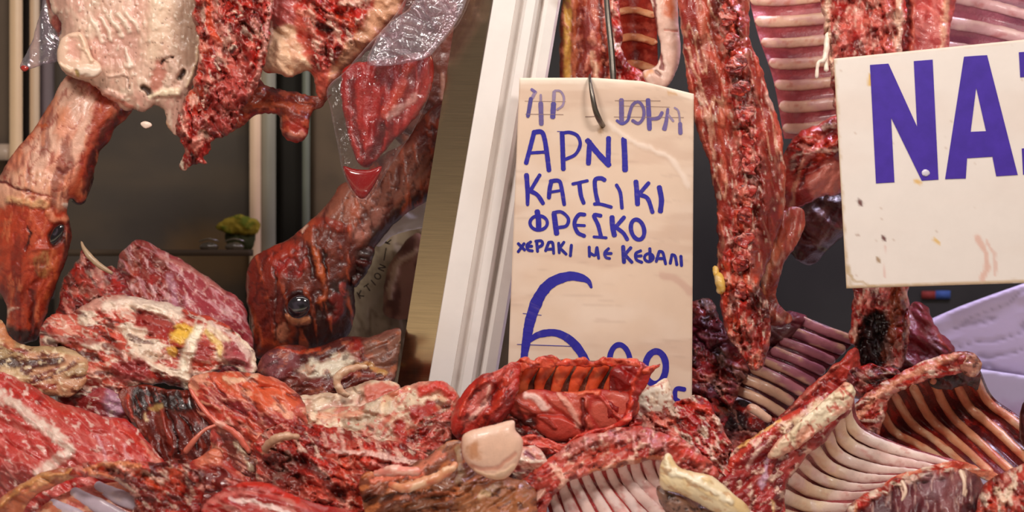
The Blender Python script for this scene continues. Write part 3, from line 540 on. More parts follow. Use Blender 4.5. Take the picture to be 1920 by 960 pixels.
# plastic corner beside the chest
pb = thing('plastic_wrap', 'cloudy plastic bag corner with a red drop at its tip, beside the pale fatty chest', 'plastic bag', (80, 130, .17))
blob('film', pb, [(96, -60), (76, 20), (60, 80), (38, 122), (48, 132), (80, 122), (112, 112), (124, 60), (128, -60)], .19, (220, 210, 210), [N(26, 2, 110, .4, .6, None, 0, 6)], tm=12, s=4, jag=1, mat=BAGF)
blob('blood_drop', pb, [(38, 126), (46, 122), (54, 127), (50, 133), (42, 133)], .185, (170, 50, 40), [], s=1.5, jag=.3, mat=BLOOD)
blob('wrapped_meat', pb, [(88, -60), (90, 20), (102, 60), (122, 64), (128, -60)], .19, (150, 78, 76), MUS(80, (110, 50, 52)), s=3)
# ------------------------------------------------------------------ second carcass: cut neck, shank, big bag, hanging head
c2 = thing('kid_carcass', 'skinned kid carcass whose dark open-eyed head rests on the heap beside the steel panel', 'carcass', (600, 650, .22))
blob('head_and_neck', c2, [(640, 345), (680, 326), (720, 288), (760, 262), (812, 200), (870, 190), (870, 330), (805, 374), (760, 402), (722, 440), (702, 470), (694, 502), (668, 530), (666, 560), (662, 602), (650, 636), (604, 655), (560, 662), (524, 668), (500, 672), (480, 668), (470, 640), (469, 600), (463, 562), (461, 520), (472, 484), (500, 466), (540, 448), (570, 424), (602, 394), (626, 364)], .22, (122, 54, 36),
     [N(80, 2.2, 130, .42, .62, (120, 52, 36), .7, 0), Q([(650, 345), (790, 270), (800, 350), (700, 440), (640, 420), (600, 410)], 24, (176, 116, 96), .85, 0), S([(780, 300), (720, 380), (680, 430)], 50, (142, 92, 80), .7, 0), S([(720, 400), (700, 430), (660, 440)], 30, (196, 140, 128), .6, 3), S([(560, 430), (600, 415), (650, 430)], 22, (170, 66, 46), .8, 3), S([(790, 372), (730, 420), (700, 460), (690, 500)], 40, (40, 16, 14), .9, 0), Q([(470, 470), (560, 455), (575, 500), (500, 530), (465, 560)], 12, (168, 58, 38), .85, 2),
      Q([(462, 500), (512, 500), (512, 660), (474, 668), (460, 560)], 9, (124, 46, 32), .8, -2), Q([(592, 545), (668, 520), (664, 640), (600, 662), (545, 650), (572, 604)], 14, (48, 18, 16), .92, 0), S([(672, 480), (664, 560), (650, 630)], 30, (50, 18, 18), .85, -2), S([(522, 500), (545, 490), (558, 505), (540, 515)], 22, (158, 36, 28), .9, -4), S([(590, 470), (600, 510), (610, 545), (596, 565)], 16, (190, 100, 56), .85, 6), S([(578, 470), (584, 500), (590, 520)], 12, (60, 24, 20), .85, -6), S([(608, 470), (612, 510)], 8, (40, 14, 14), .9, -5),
      S(ell(560, 576, 27, 28), 12, (52, 24, 26), .9, 8, 2), S([(538, 592), (552, 606), (580, 602)], 10, (222, 150, 112), .9, 3, 2), S([(542, 592), (556, 602), (578, 596)], 9, (222, 156, 116), .9, 4, 2), Q([(514, 622), (530, 606), (540, 618), (534, 640), (518, 640)], 5, (184, 122, 96), .85, 2), S([(622, 562), (636, 556), (634, 590), (620, 600)], 18, (130, 44, 40), .8, 4), S([(640, 536), (646, 548)], 12, (170, 80, 76), .8, 3), S([(516, 500), (518, 560), (516, 640)], 4, (60, 20, 18), .8, -4), S([(470, 580), (490, 640)], 14, (150, 76, 46), .6), N(34, 3, 100, .54, .66, (92, 28, 22), .65, -2), N(20, 4, 80, .58, .7, (196, 100, 66), .5, 2), R(26, 2, 100, .045, (70, 20, 18), .6, -2), S([(476, 668), (500, 640), (540, 650)], 12, (170, 80, 50), .5), S([(566, 432), (575, 425)], 8, (232, 200, 180), .8, 3)], k=.75, ang=120, s=2.6, jag=1.5, mat=HIDE)
blob('eye', c2, [(538, 576), (546, 560), (563, 553), (578, 560), (581, 578), (571, 593), (554, 597), (542, 590)], .146, (30, 22, 28), [Q([(548, 568), (566, 560), (574, 572), (560, 580)], 4, (64, 56, 66), .8), Q([(558, 572), (568, 566), (572, 578), (562, 586)], 3, (8, 6, 8), 1)], jag=.4, s=1.5, mat=EYE, k=.7)
blob('jaw_shred', c2, [(690, 455), (704, 470), (696, 500), (676, 532), (662, 536), (660, 500), (670, 470)], .2, (44, 16, 16), [N(14, 1.5, 100, .5, .65, (90, 30, 24), .7, 3)], jag=3, s=2.5)
blob('flank', c2, [(690, -60), (885, -60), (870, 120), (862, 330), (826, 334), (790, 300), (752, 270), (722, 220), (700, 120)], .25, (142, 88, 76), [N(80, 2, 70, .42, .62, (112, 64, 54), .8, 0), N(40, 2, 60, .45, .62, (164, 108, 94), .6, 4), S([(830, 142), (832, 185)], [9, 14], (222, 178, 160), .9, 4, 2), S([(760, 260), (800, 290), (826, 300)], 16, (176, 110, 78), .8, 5), S([(756, 240), (790, 275)], 12, (80, 40, 34), .8, -5), S([(800, 200), (820, 230), (816, 260)], 30, (80, 36, 34), .8, -4)], tm=30, s=4, mat=HIDE)
blob('cut_neck', c2, [(498, -60), (768, -60), (760, 6), (744, 40), (702, 86), (662, 124), (626, 160), (612, 186), (596, 184), (590, 150), (576, 132), (545, 143), (512, 138), (492, 124), (498, 60)], .14, (198, 76, 58),
     [N(50, 1.4, 45, .45, .62, None, 0, 8), M(Q([(560, -30), (690, -40), (680, 50), (640, 110), (590, 130), (575, 60)], 12, None), *RAG(40, f=.65)), Q([(500, -20), (552, 0), (548, 60), (512, 100), (498, 90)], 8, (170, 90, 88), .85, 2), Q([(496, 110), (512, 60), (545, 50), (565, 80), (580, 130), (545, 142), (505, 134)], 8, (238, 206, 176), .9, 4), Q([(660, 120), (700, 80), (745, 30), (764, -40), (720, -50), (690, 30), (640, 100), (615, 150)], 8, (216, 170, 138), .9, 0), S([(744, 34), (690, 90), (640, 140), (612, 180)], 22, (150, 84, 66), .85, 0), S([(500, -40), (506, 60), (494, 120)], 8, (226, 190, 176), .8, 4), S([(596, 48), (618, 56)], 14, (70, 20, 18), .9, -7), S([(582, 140), (590, 165), (596, 180)], 14, (206, 110, 90), .8, 5), S([(545, 76), (556, 110)], 20, (226, 178, 152), .7, 2), S([(640, 8), (690, 0)], 16, (236, 200, 180), .8, 3), S([(560, 20), (590, 30)], 14, (224, 150, 130), .7, 3)], tm=46, k=.8, ang=40, s=2.4, jag=3)
blob('shank', c2, [(436, 216), (448, 180), (476, 150), (502, 163), (560, 176), (600, 182), (622, 176), (604, 202), (586, 216), (578, 252), (562, 268), (540, 268), (526, 252), (522, 218), (500, 212), (470, 224), (446, 240), (428, 246)], .17, (152, 62, 40), [N(40, 3, 12, .45, .62, (116, 38, 26), .8, 0), S([(460, 200), (520, 196), (580, 205)], 16, (190, 100, 66), .6, 3), S([(440, 225), (480, 215), (520, 208)], 12, (178, 50, 34), .7, 3), Q([(535, 228), (574, 224), (572, 262), (545, 266)], 8, (176, 58, 44), .9, 0), S([(545, 250), (556, 258), (568, 250)], 12, (226, 160, 142), .8, 3), N(14, 1.5, 0, .55, .66, (206, 110, 80), .6, 2)], s=2.4, jag=3, k=.9)
# bag with pooled blood
bg = thing('meat_bag', 'clear plastic bag of red meat with dark blood pooled in its pointed tip', 'plastic bag', (680, 374, .09))
blob('film', bg, [(800, -60), (890, -60), (868, 30), (826, 84), (806, 112), (806, 170), (778, 240), (736, 304), (712, 345), (692, 372), (678, 378), (664, 368), (644, 326), (632, 268), (620, 205), (614, 166), (650, 130), (690, 84), (740, 30)], .085, (235, 225, 225), [VC(60, 3.0, 108, [(240, 230, 232)], 0, 16, .35), R(36, 5, 105, .04, None, 0, 6)], tm=34, s=3, jag=.6, mat=BAG)
blob('folded_film', bg, [(688, 118), (700, 84), (722, 50), (762, 20), (800, -20), (884, -50), (866, 24), (826, 82), (800, 108), (748, 121), (712, 124)], .045, (235, 225, 225), [VC(46, 1.4, 50, [(240, 230, 232)], 0, 26, .35), VC(22, 1.8, 20, [(240, 230, 232)], 0, 10, .4)], tm=16, s=2.5, jag=.6, mat=BAGF)
blob('meat', bg, [(642, 132), (690, 116), (750, 106), (806, 98), (812, 150), (794, 200), (764, 238), (732, 268), (708, 300), (690, 314), (672, 304), (656, 268), (644, 200)], .09, (158, 30, 28), [N(60, 3, 95, .42, .62, (120, 20, 22), .8, 6), R(34, 5, 98, .12, (200, 70, 60), .5, 4), S([(764, 124), (744, 180), (722, 216)], 20, (206, 84, 56), .7, 4), S([(780, 180), (744, 206), (730, 220)], 16, (222, 186, 176), .6, 2), S([(690, 140), (686, 200), (690, 270)], 14, (180, 50, 44), .7, 4), S([(660, 150), (664, 220), (680, 290)], 12, (100, 16, 18), .7, -4), S([(720, 240), (700, 290)], 16, (90, 12, 14), .8, -3)], tm=24, s=3, jag=2, fold=.4, ang=98)
blob('blood', bg, [(643, 312), (662, 316), (690, 318), (716, 312), (706, 340), (690, 366), (678, 373), (666, 364), (652, 340)], .08, (140, 8, 8), [], s=2, jag=0, tm=16, mat=BLOOD)
# printed paper bag behind the head
pg = thing('paper_bag', 'grey paper bag printed with an arc of small dark letters, behind the open-eyed head', 'paper bag', (700, 660, .42))
blob('bag', pg, [(640, 700), (650, 600), (668, 520), (690, 450), (720, 410), (790, 390), (830, 400), (800, 700)], .44, (176, 160, 134), [N(60, 2, 80, .42, .62, (140, 122, 98), .7, 6), R(40, 2, 70, .06, (120, 100, 80), .4, -3), Q([(730, 440), (780, 420), (790, 480), (740, 520)], 14, (206, 184, 156), .6, 3), N(24, 2, 100, .56, .7, (96, 74, 62), .5, 0)], tm=26, s=4, jag=1, mat=MATTE)
blob('printed_ring', pg, [(740, 480), (790, 440), (790, 590), (760, 600), (724, 590), (722, 540)], .405, (150, 108, 88), [N(40, 2, 110, .45, .62, (92, 56, 48), .8, 0), S([(730, 560), (745, 500), (780, 470)], 12, (206, 176, 146), .7, 3)], tm=14, s=4, jag=2, mat=MATTE)
bagd = lambda x, y: .378 + 0 * x
s5 = 2.182 * 1.0
def bl(cx, cy, r, L): return [([(cx + (x * math.cos(r) - y * math.sin(r)), cy + (x * math.sin(r) + y * math.cos(r))) for x, y in q], 2.4) for q in L]
KL = [[(-4, -6), (-4, 6)], [(4, -6), (-3, 0), (4, 6)]]; TL = [[(-5, -6), (5, -6)], [(0, -6), (0, 6)]]; IL = [[(0, -6), (0, 6)]]; OL = [ell(0, 0, 5, 6)]; NL = [[(-4, 6), (-4, -6), (4, 6), (4, -6)]]
for L_ in (bl(676, 552, -.5, KL), bl(690, 540, -.6, TL), bl(700, 530, -.7, IL), bl(708, 518, -.9, OL), bl(716, 502, -1.1, NL), [([(720, 488), (724, 465)], 2)], bl(726, 452, -1.3, KL), bl(732, 436, -1.2, OL)):
    ink('printed_letter', pg, L_, bagd, 2.4, (62, 48, 40))
wp = blob('paper_sheet', None, [(700, 450), (706, 420), (730, 395), (770, 366), (840, 340), (840, 420), (790, 428), (740, 440), (712, 462)], .29, (252, 250, 248), [N(50, 2, 150, .42, .62, None, 0, 6)], tm=10, s=4, jag=.6, mat=MATTE)
tag(wp, 'crumpled white paper sheet tucked between the kid neck and the steel panel', 'paper')
# ------------------------------------------------------------------ carcasses behind the cards
c3 = thing('lamb_carcass', 'split carcass with yellow fat edge and pale fat flap, above the cream price card', 'carcass', (1160, 300, .2), 'split carcasses on the rail')
blob('flank', c3, [(1060, -60), (1142, -60), (1146, 60), (1154, 170), (1150, 260), (1060, 260)], .17, (178, 78, 54), [N(50, 3, 88, .42, .62, (140, 50, 38), .8, 3), S([(1066, -60), (1064, 80), (1064, 260)], 17, (236, 190, 108), .95, 3, 2), S([(1078, -40), (1076, 100), (1078, 240)], 10, (226, 140, 100), .7, 2), Q([(1085, 20), (1110, 30), (1122, 90), (1126, 150), (1108, 140), (1090, 90)], 7, (154, 72, 66), .9, 5), S([(1110, 60), (1114, 80)], 12, (226, 160, 140), .8, 3), S([(1112, 100), (1118, 140), (1122, 170)], 12, (232, 190, 160), .8, 3), S([(1122, -40), (1130, 60), (1138, 160)], 12, R3, .8, -4), N(14, 1.5, 90, .56, .66, (226, 150, 126), .7, 2)], tm=28, ang=88, s=2.6, jag=2)
rack(c3, [[(1146, -40, .2), (1150, 60, .2), (1160, 190, .2)], [(1186, -46, .235), (1188, 56, .235), (1196, 184, .235)], [(1228, -36, .2), (1232, 66, .2), (1236, 196, .2)]], 5, 7.5, (168, 62, 48), (222, 150, 104), [N(40, 2, 0, .45, .65, (130, 40, 34), .8, 0), N(14, 2, 0, .55, .68, (206, 110, 90), .6, 1)], [N(20, 3, 0, .5, .66, (236, 186, 140), .8, 1), N(12, 2, 0, .56, .68, (190, 80, 60), .7, 0)], nu=70, nv=40, flat=.5, emb=0)
blob('backbone_edge', c3, [(1140, -60), (1158, -60), (1164, 40), (1172, 110), (1204, 140), (1206, 190), (1160, 200), (1148, 100)], .165, (196, 66, 54), RAG(80, f=.6), tm=16, s=2.4, jag=4)
blob('fat_flap', c3, [(1214, -60), (1264, -60), (1272, 40), (1276, 100), (1264, 140), (1248, 164), (1226, 170), (1208, 150), (1206, 134), (1222, 128), (1234, 116), (1238, 88), (1228, 40)], .135, (236, 200, 182), [N(50, 2, 90, .45, .65, (226, 178, 158), .8, 3), Q([(1236, -20), (1264, -20), (1266, 28), (1250, 30)], 8, (214, 108, 64), .9, 0), S([(1222, -30), (1230, 60), (1240, 110), (1242, 128)], 9, (120, 24, 22), .9, -5), S([(1246, 56), (1270, 58)], 4, (206, 110, 90), .7, -2, 1), S([(1230, 136), (1236, 140)], 12, (120, 66, 54), .8, -4), S([(1210, 140), (1222, 134)], 10, (220, 150, 90), .7)], tm=22, s=2.2, jag=1, mat=SMOOTH)
c4 = thing('lamb_carcass', 'split carcass hanging lowest between the two cards, its whole red backbone in view', 'carcass', (1400, 690, .16), 'split carcasses on the rail')
blob('backbone', c4, [(1278, -60), (1394, -60), (1404, 60), (1422, 110), (1442, 178), (1462, 228), (1472, 290), (1476, 340), (1470, 400), (1452, 452), (1436, 500), (1424, 538), (1440, 566), (1444, 636), (1430, 684), (1408, 692), (1384, 662), (1366, 630), (1354, 590), (1348, 540), (1344, 500), (1348, 440), (1342, 380), (1332, 320), (1310, 252), (1292, 182), (1280, 80)], .09, (158, 56, 42),
     [N(60, 4, 78, .42, .62, (142, 42, 34), .8, 0), R(24, 6, 80, .06, (226, 180, 150), .7, 3), N(28, 4, 80, .5, .66, (206, 104, 82), .7, 4), M(S([(1362, -60), (1372, 60), (1388, 160), (1400, 240), (1404, 340), (1392, 440), (1384, 520), (1396, 600), (1408, 680)], [64, 62, 58, 60, 64, 66, 72, 86, 80], None, 1, 0, 4), *RAG(75, f=.3, h=1.2)),
      M(Q([(1350, 520), (1440, 540), (1440, 690), (1390, 680), (1355, 600)], 10, None), *RAG(80, lite=OR, f=.35)), S([(1290, 90), (1318, 190), (1340, 300)], 10, (226, 180, 156), .7, 4), S([(1300, -40), (1318, 60), (1322, 120)], 12, (206, 140, 120), .6, 3), S([(1424, 120), (1450, 190), (1466, 260)], 16, (200, 96, 80), .6, 4), S([(1440, 180), (1450, 200)], 18, (240, 200, 186), .7, 3), S([(1466, 240), (1470, 320), (1462, 410)], 12, (196, 100, 70), .6, 3), Q([(1420, 300), (1466, 300), (1460, 430), (1430, 500), (1416, 400)], 12, (124, 40, 30), .75, 0), N(9, 4, 80, .66, .74, FT, .5, 1.5)], tm=34, k=.8, ang=80, s=2.4, jag=3)
zz = [(1362, -20), (1366, 30), (1372, 78), (1380, 124), (1388, 168), (1396, 214), (1404, 262), (1408, 310), (1404, 358), (1398, 404), (1392, 450), (1388, 496), (1390, 545)]
rng = np.random.RandomState(3)
for i, (x, y) in enumerate(zz):
    r = 16; q = lambda a, b: (x + a * r + rng.uniform(-3, 3), y + b * r + rng.uniform(-3, 3))
    blob('vertebra', c4, [q(-1, -.4), q(-.2, -1), q(.9, -.8), q(1.1, 0), q(.5, .5), q(.4, 1), q(-.5, .8), q(-1, .5)], .048, (176, 54, 46), [N(14, 1.4, 30, .45, .6, (110, 20, 22), .9, -5), N(12, 2.4, 20, .56, .66, (226, 160, 148), .7, 4), N(9, 1, 0, .6, .7, OR, .6, 0)], s=1.8, jag=4, k=.7)
for (pts, w) in (([(1346, 512, 0.060), (1350, 530, 0.050), (1352, 552, 0.055)], [8, 10, 7]), ([(1340, 498, 0.070), (1344, 520, 0.060)], [5, 7])):
    tube('yellow_fat', c4, pts, w, (226, 180, 84), [N(10, 1, 0, .5, .65, (232, 200, 150), .8, 1)], wob=2)
blob('foreleg', c4, [(1466, 300), (1490, 256), (1530, 234), (1590, 222), (1600, 344), (1545, 368), (1506, 384), (1480, 402), (1468, 370)], .2, (196, 80, 66), [N(40, 2, 130, .45, .62, R2, .8, 4), M(Q([(1480, 270), (1590, 220), (1590, 280), (1520, 310), (1490, 330)], 10, None), *RAG(150, lite=OR, f=.5)), Q([(1520, 330), (1590, 290), (1590, 350), (1530, 372)], 8, (222, 150, 134), .85, 3), S([(1506, 300), (1492, 350), (1484, 390)], 8, (226, 170, 140), .8, 4), S([(1520, 300), (1500, 350)], 8, R3, .7, -4)], tm=30, ang=140, s=2.4, jag=3)
blob('skirt', c4, [(1458, 400), (1500, 388), (1508, 420), (1492, 462), (1472, 492), (1458, 560), (1484, 590), (1480, 606), (1440, 604), (1428, 520), (1440, 460)], .12, (168, 72, 52), MUS(100, (120, 40, 30), (206, 120, 84), .5) + [S([(1446, 560), (1470, 590)], 16, (110, 36, 28), .8), S([(1432, 540), (1440, 590)], 6, (222, 150, 110), .8, 3)], tm=24, ang=100, s=2.6, jag=2)
blob('inner_muscle', c4, [(1480, 420), (1530, 366), (1600, 340), (1600, 420), (1550, 470), (1526, 496), (1494, 488), (1478, 460)], .28, (92, 30, 32), MUS(130, (60, 18, 22), (140, 60, 56), .2), s=3.5, jag=2)
rack(c4, [[(1392, -60, .26), (1420, 60, .26), (1450, 150, .26), (1470, 260, .26)], [(1470, -60, .29), (1480, 60, .29), (1496, 150, .29), (1510, 260, .29)], [(1590, -70, .27), (1590, 50, .27), (1590, 140, .27), (1590, 250, .27)]], 8, 12, (176, 92, 96), (224, 180, 154), [N(50, 3, 0, .45, .65, (146, 66, 80), .8, 0), N(12, 3, 0, .58, .7, (206, 130, 130), .5, 0)], [N(24, 3, 0, .5, .66, (206, 150, 150), .7, 1), N(12, 2, 0, .6, .72, (196, 110, 90), .6, 0)], nu=90, nv=50, flat=.45, emb=-.1)
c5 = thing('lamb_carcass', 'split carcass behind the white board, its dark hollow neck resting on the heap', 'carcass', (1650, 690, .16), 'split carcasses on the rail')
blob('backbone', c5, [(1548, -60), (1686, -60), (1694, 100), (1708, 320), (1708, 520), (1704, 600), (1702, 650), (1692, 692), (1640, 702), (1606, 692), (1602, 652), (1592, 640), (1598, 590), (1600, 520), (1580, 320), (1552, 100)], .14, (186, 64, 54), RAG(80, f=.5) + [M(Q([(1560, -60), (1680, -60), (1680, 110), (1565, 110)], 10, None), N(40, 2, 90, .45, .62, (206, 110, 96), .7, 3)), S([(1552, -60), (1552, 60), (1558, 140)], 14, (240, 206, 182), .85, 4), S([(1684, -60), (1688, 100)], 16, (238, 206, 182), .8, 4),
      Q([(1622, 590), (1650, 580), (1668, 600), (1668, 660), (1660, 690), (1612, 690), (1606, 640)], 8, (34, 12, 12), .97, -16), S([(1680, 520), (1678, 600), (1660, 670)], [30, 26, 18], (150, 78, 50), .9, 3), S([(1662, 640), (1672, 680)], 16, (150, 116, 110), .7, 2), S([(1694, 560), (1698, 680)], 10, (110, 40, 34), .8)], tm=32, ang=84, s=2.4, jag=4)  # neck hollow: its shade is painted near-black over a dent
blob('inner_flank', c5, [(1676, -60), (1792, -60), (1782, 60), (1772, 160), (1700, 170), (1686, 100)], .18, (206, 110, 104), [N(50, 2, 100, .45, .62, (222, 140, 130), .8, 4), S([(1700, -60), (1700, 50), (1692, 150)], 14, R3, .85, -5), S([(1706, -50), (1712, 60), (1704, 150)], 8, (226, 120, 90), .7, 3), S([(1780, -50), (1768, 60), (1760, 140)], 14, (238, 190, 160), .8, 3), N(16, 1.5, 60, .56, .68, (180, 60, 56), .7, -2)], tm=26, s=2.6, jag=2)
rack(c5, [[(1770, -70, .24), (1766, 20, .24), (1760, 150, .24)], [(1850, -50, .27), (1850, 40, .27), (1850, 160, .27)], [(1990, -10, .24), (1990, 70, .24), (1990, 190, .24)]], 5, 12, (164, 96, 110), (204, 156, 156), [N(50, 3, 10, .45, .65, (126, 66, 88), .8, 0)], [N(24, 3, 10, .5, .66, (226, 190, 180), .7, 1), N(16, 2, 0, .6, .72, (176, 90, 90), .6, 0)], nu=60, nv=50, flat=.45, emb=-.1)
tube('fat_string', c5, [(1552, 60, .11), (1546, 110, .105), (1534, 118, .105), (1531, 148, .105)], [5, 6, 4, 3], FT, wob=2)
tube('fat_string', c5, [(1548, 100, .11), (1550, 135, .105)], [4, 5], FT, wob=2)
ws = thing('plastic_liner', 'lavender grey plastic liner sheet behind the rib racks under the white board', 'liner', (1850, 820, .45))
blob('upper_sheet', ws, [(1690, 660), (1700, 622), (1745, 598), (1800, 574), (1860, 552), (1920, 531), (2020, 500), (2020, 722), (1920, 706), (1840, 694), (1760, 700), (1700, 720)], .46, (222, 208, 236), [N(90, 3, 160, .42, .62, (206, 192, 222), .7, 5), R(50, 4, 165, .05, (160, 148, 178), .5, -2)], tm=14, s=5, jag=0, mat=PAINT, smooth=False)
blob('lower_sheet', ws, [(1800, 694), (1840, 692), (1920, 704), (2020, 716), (2020, 800), (1800, 790)], .43, (214, 204, 226), [Q([(1800, 770), (2020, 770), (2020, 880), (1800, 880)], 14, (186, 150, 184), .6)], tm=10, s=5, jag=0, mat=PAINT, smooth=False)
# ------------------------------------------------------------------ the heap of meat on the counter, rear to front
def piece(name, label, out, d, base, layers, cat_='meat', group=None, **k):
    return tag(blob(name, None, out, d, base, layers, **k), label, cat_, group)
TL_ = .0004
t = thing('meat_shoulder', 'dark shredded meat hump with a pale bone splinter, beside the hanging lamb head', 'meat', (180, 640, .14))
blob('flesh', t, [(108, 640), (116, 540), (132, 504), (148, 476), (156, 464), (164, 470), (184, 494), (205, 497), (226, 512), (244, 540), (270, 590), (262, 660), (160, 680)], .16, (128, 58, 54), RAG(30, dark=(78, 28, 30), lite=(166, 96, 84), f=.25, h=.9), tilt=(0, .0003), s=2.4, jag=4, k=.8)
tube('bone_splinter', t, [(152, 452, .12), (160, 470, .11), (182, 494, .105), (212, 514, .11)], [2, 6, 6, 3], (176, 146, 116), wob=1)
piece('meat_shoulder', 'purplish shoulder joint with fine white streaks, tallest hump at the back of the heap',
      [(216, 560), (222, 486), (240, 464), (258, 452), (280, 458), (312, 475), (342, 490), (382, 514), (422, 544), (456, 570), (468, 608), (472, 660), (440, 720), (360, 720), (260, 680)], .20, (168, 70, 78),
      [N(60, 2, 35, .42, .62, (140, 48, 58), .8, 4), M(Q([(222, 480), (262, 452), (300, 480), (330, 530), (340, 590), (270, 600), (220, 560)], 12, None), *RAG(40, dark=(86, 26, 28), lite=(176, 90, 80), f=.2, h=.8), N(60, 1, 0, .3, .5, (132, 54, 48), .6, 0)), R(26, 4, 40, .06, (222, 170, 176), .65, 2), N(14, 3, 70, .6, .72, (230, 190, 190), .75, 1.5), S([(300, 482), (360, 506), (420, 548)], 12, (206, 140, 130), .6, 4), S([(320, 520), (330, 580)], 18, (200, 160, 176), .5, 2), N(9, 1.2, 40, .62, .72, (226, 180, 170), .6, 2)], tilt=(0, .0003), ang=40, s=2.4, jag=2.5, k=.8)
t = thing('meat_shoulder', 'fatty shoulder joint with white sinew and yellow fat, in front of the purplish hump', 'meat', (300, 730, .02))
blob('flesh', t, [(82, 604), (104, 586), (130, 590), (152, 574), (190, 556), (236, 553), (290, 565), (332, 574), (372, 590), (410, 602), (446, 626), (470, 652), (482, 682), (470, 702), (440, 692), (424, 690), (400, 706), (372, 716), (356, 736), (330, 728), (290, 722), (230, 740), (150, 744), (96, 700), (76, 644)], .04, (206, 92, 74),
     [N(60, 1.6, 20, .42, .62, (176, 52, 44), .75, 4), N(34, 1.6, 25, .40, .6, None, 0, 8), N(18, 1.4, 25, .4, .6, None, 0, 4), N(40, 2.4, 15, .54, .62, FT, .85, 4), N(16, 3, 30, .58, .66, (236, 196, 176), .6, 2), N(16, 3, 10, .57, .65, R3, .7, -4), R(24, 2, 20, .05, (246, 230, 214), .6, 2),
      S([(150, 580), (230, 560), (300, 572)], 20, (238, 200, 182), .6, 5), Q([(250, 592), (290, 585), (330, 612), (316, 632), (272, 620)], 6, (160, 40, 38), .9, -3), Q([(322, 622), (340, 610), (372, 612), (378, 628), (352, 640), (330, 642)], 6, (238, 196, 96), .95, 4), S([(385, 625), (405, 640), (418, 660)], 16, (236, 206, 140), .9, 3), Q([(360, 640), (380, 636), (400, 655), (390, 680), (364, 672)], 5, (166, 60, 58), .95, 1), S([(372, 616), (356, 652), (346, 690), (352, 730)], [22, 26, 30, 20], (250, 236, 216), .95, 9, 3), S([(200, 575), (260, 566), (330, 590)], 26, (246, 226, 208), .85, 5), S([(396, 612), (424, 640), (430, 676)], 22, (246, 226, 200), .85, 5), S([(350, 640), (356, 690), (380, 704), (410, 690)], 10, (240, 214, 196), .8, 4), S([(320, 655), (326, 662)], 18, (214, 170, 84), .9, 2), Q([(420, 640), (452, 648), (478, 688), (460, 696), (424, 676)], 7, (176, 84, 92), .9, 3), S([(398, 604), (440, 634), (468, 668)], 12, (236, 206, 196), .8, 3), S([(285, 688), (320, 694), (346, 712)], 16, (246, 226, 206), .9, 5), Q([(215, 680), (268, 676), (280, 706), (240, 722), (212, 706)], 6, (164, 66, 68), .85, 4), S([(90, 620), (120, 640), (180, 640)], 18, R2, .7, 3), S([(92, 640), (140, 662), (180, 668)], 14, (80, 20, 20), .8, -4), S([(170, 610), (210, 640), (230, 680)], 14, (120, 40, 34), .6, -3)], tilt=(0, TL_), ang=20, s=2.2, jag=3, k=.7)
piece('skin_flap', 'pale yellowish skin flap streaked with dark blood, under the muzzle of the lamb head',
      [(-40, 590), (0, 600), (24, 636), (60, 650), (110, 650), (150, 660), (168, 680), (160, 720), (120, 745), (40, 735), (-40, 720)], -.01, (206, 176, 138),
      [N(50, 3, 165, .42, .62, (176, 148, 112), .8, 5), S([(-10, 676), (50, 682), (110, 676)], 18, (66, 22, 20), .9, -4), S([(-20, 640), (20, 652), (50, 660)], 9, (150, 40, 34), .8, 2), S([(110, 690), (80, 700), (62, 716)], 9, (120, 26, 22), .8, 0), N(14, 3, 160, .56, .66, (100, 28, 22), .85, -2), N(12, 1.6, 160, .6, .7, (246, 224, 190), .7, 2), S([(-30, 600), (0, 620), (20, 644)], 26, (206, 140, 100), .9, 3), S([(-20, 716), (40, 724), (100, 726)], 10, (160, 36, 30), .7)], tilt=(0, TL_), s=2.4, k=.6, fold=.35)
piece('meat_trimming', 'small purple lump with a white cap, between the fatty shoulder and the pink leg',
      [(104, 742), (140, 724), (180, 714), (226, 710), (254, 726), (256, 766), (240, 800), (190, 800), (130, 780)], -.0, (168, 66, 70), [N(30, 2, 0, .42, .62, (140, 60, 66), .8, 3), S([(112, 738), (150, 724), (196, 716), (240, 724)], 16, (240, 224, 206), .9, 4), Q([(196, 730), (240, 734), (226, 778), (200, 770)], 8, (190, 150, 170), .85, 2), Q([(130, 750), (180, 742), (196, 772), (150, 772)], 8, (140, 44, 40), .9, 1), N(10, 2, 0, .6, .7, FT, .5, 1)], tilt=(0, TL_), s=2.4)
piece('leg_joint', 'broad pink leg joint crossed by a wavy white fat seam',
      [(-60, 690), (0, 698), (40, 714), (80, 734), (112, 754), (150, 764), (190, 779), (238, 790), (266, 814), (292, 845), (312, 874), (300, 920), (200, 940), (100, 960), (-60, 980)], -.10, (192, 64, 58),
      [N(80, 1.8, 30, .42, .62, (186, 62, 58), .75, 8), N(40, 2, 35, .42, .62, None, 0, 5), N(26, 2.5, 40, .54, .68, (222, 130, 122), .7, 2), S([(6, 736), (30, 760), (56, 782), (90, 806), (118, 828), (130, 846), (104, 868), (76, 886)], [16, 20, 24, 26, 24, 22, 26, 30], (242, 222, 208), .9, 4, 9), S([(-10, 748), (24, 756)], 16, (238, 206, 190), .7, 3), S([(20, 730), (80, 752), (140, 780)], 20, R1, .7, 5), S([(80, 744), (74, 752)], 14, (150, 20, 22), .8, 4), S([(210, 790), (260, 830), (284, 862)], 12, (206, 70, 54), .8, 5), S([(180, 820), (196, 850), (200, 870)], 10, (222, 170, 176), .7, 2), S([(234, 836), (240, 858), (256, 868)], 8, (232, 180, 180), .7, 2), S([(268, 830), (282, 850), (300, 872)], 9, (232, 160, 140), .8, 4), Q([(0, 870), (50, 880), (66, 910), (20, 930), (-20, 920)], 10, (146, 64, 60), .8, -4), R(30, 3, 40, .05, (232, 160, 150), .5, 1.5), N(12, 1.6, 40, .63, .72, (244, 216, 204), .7, 2)], tilt=(0, TL_), ang=35, s=2.4, k=.7, jag=2)
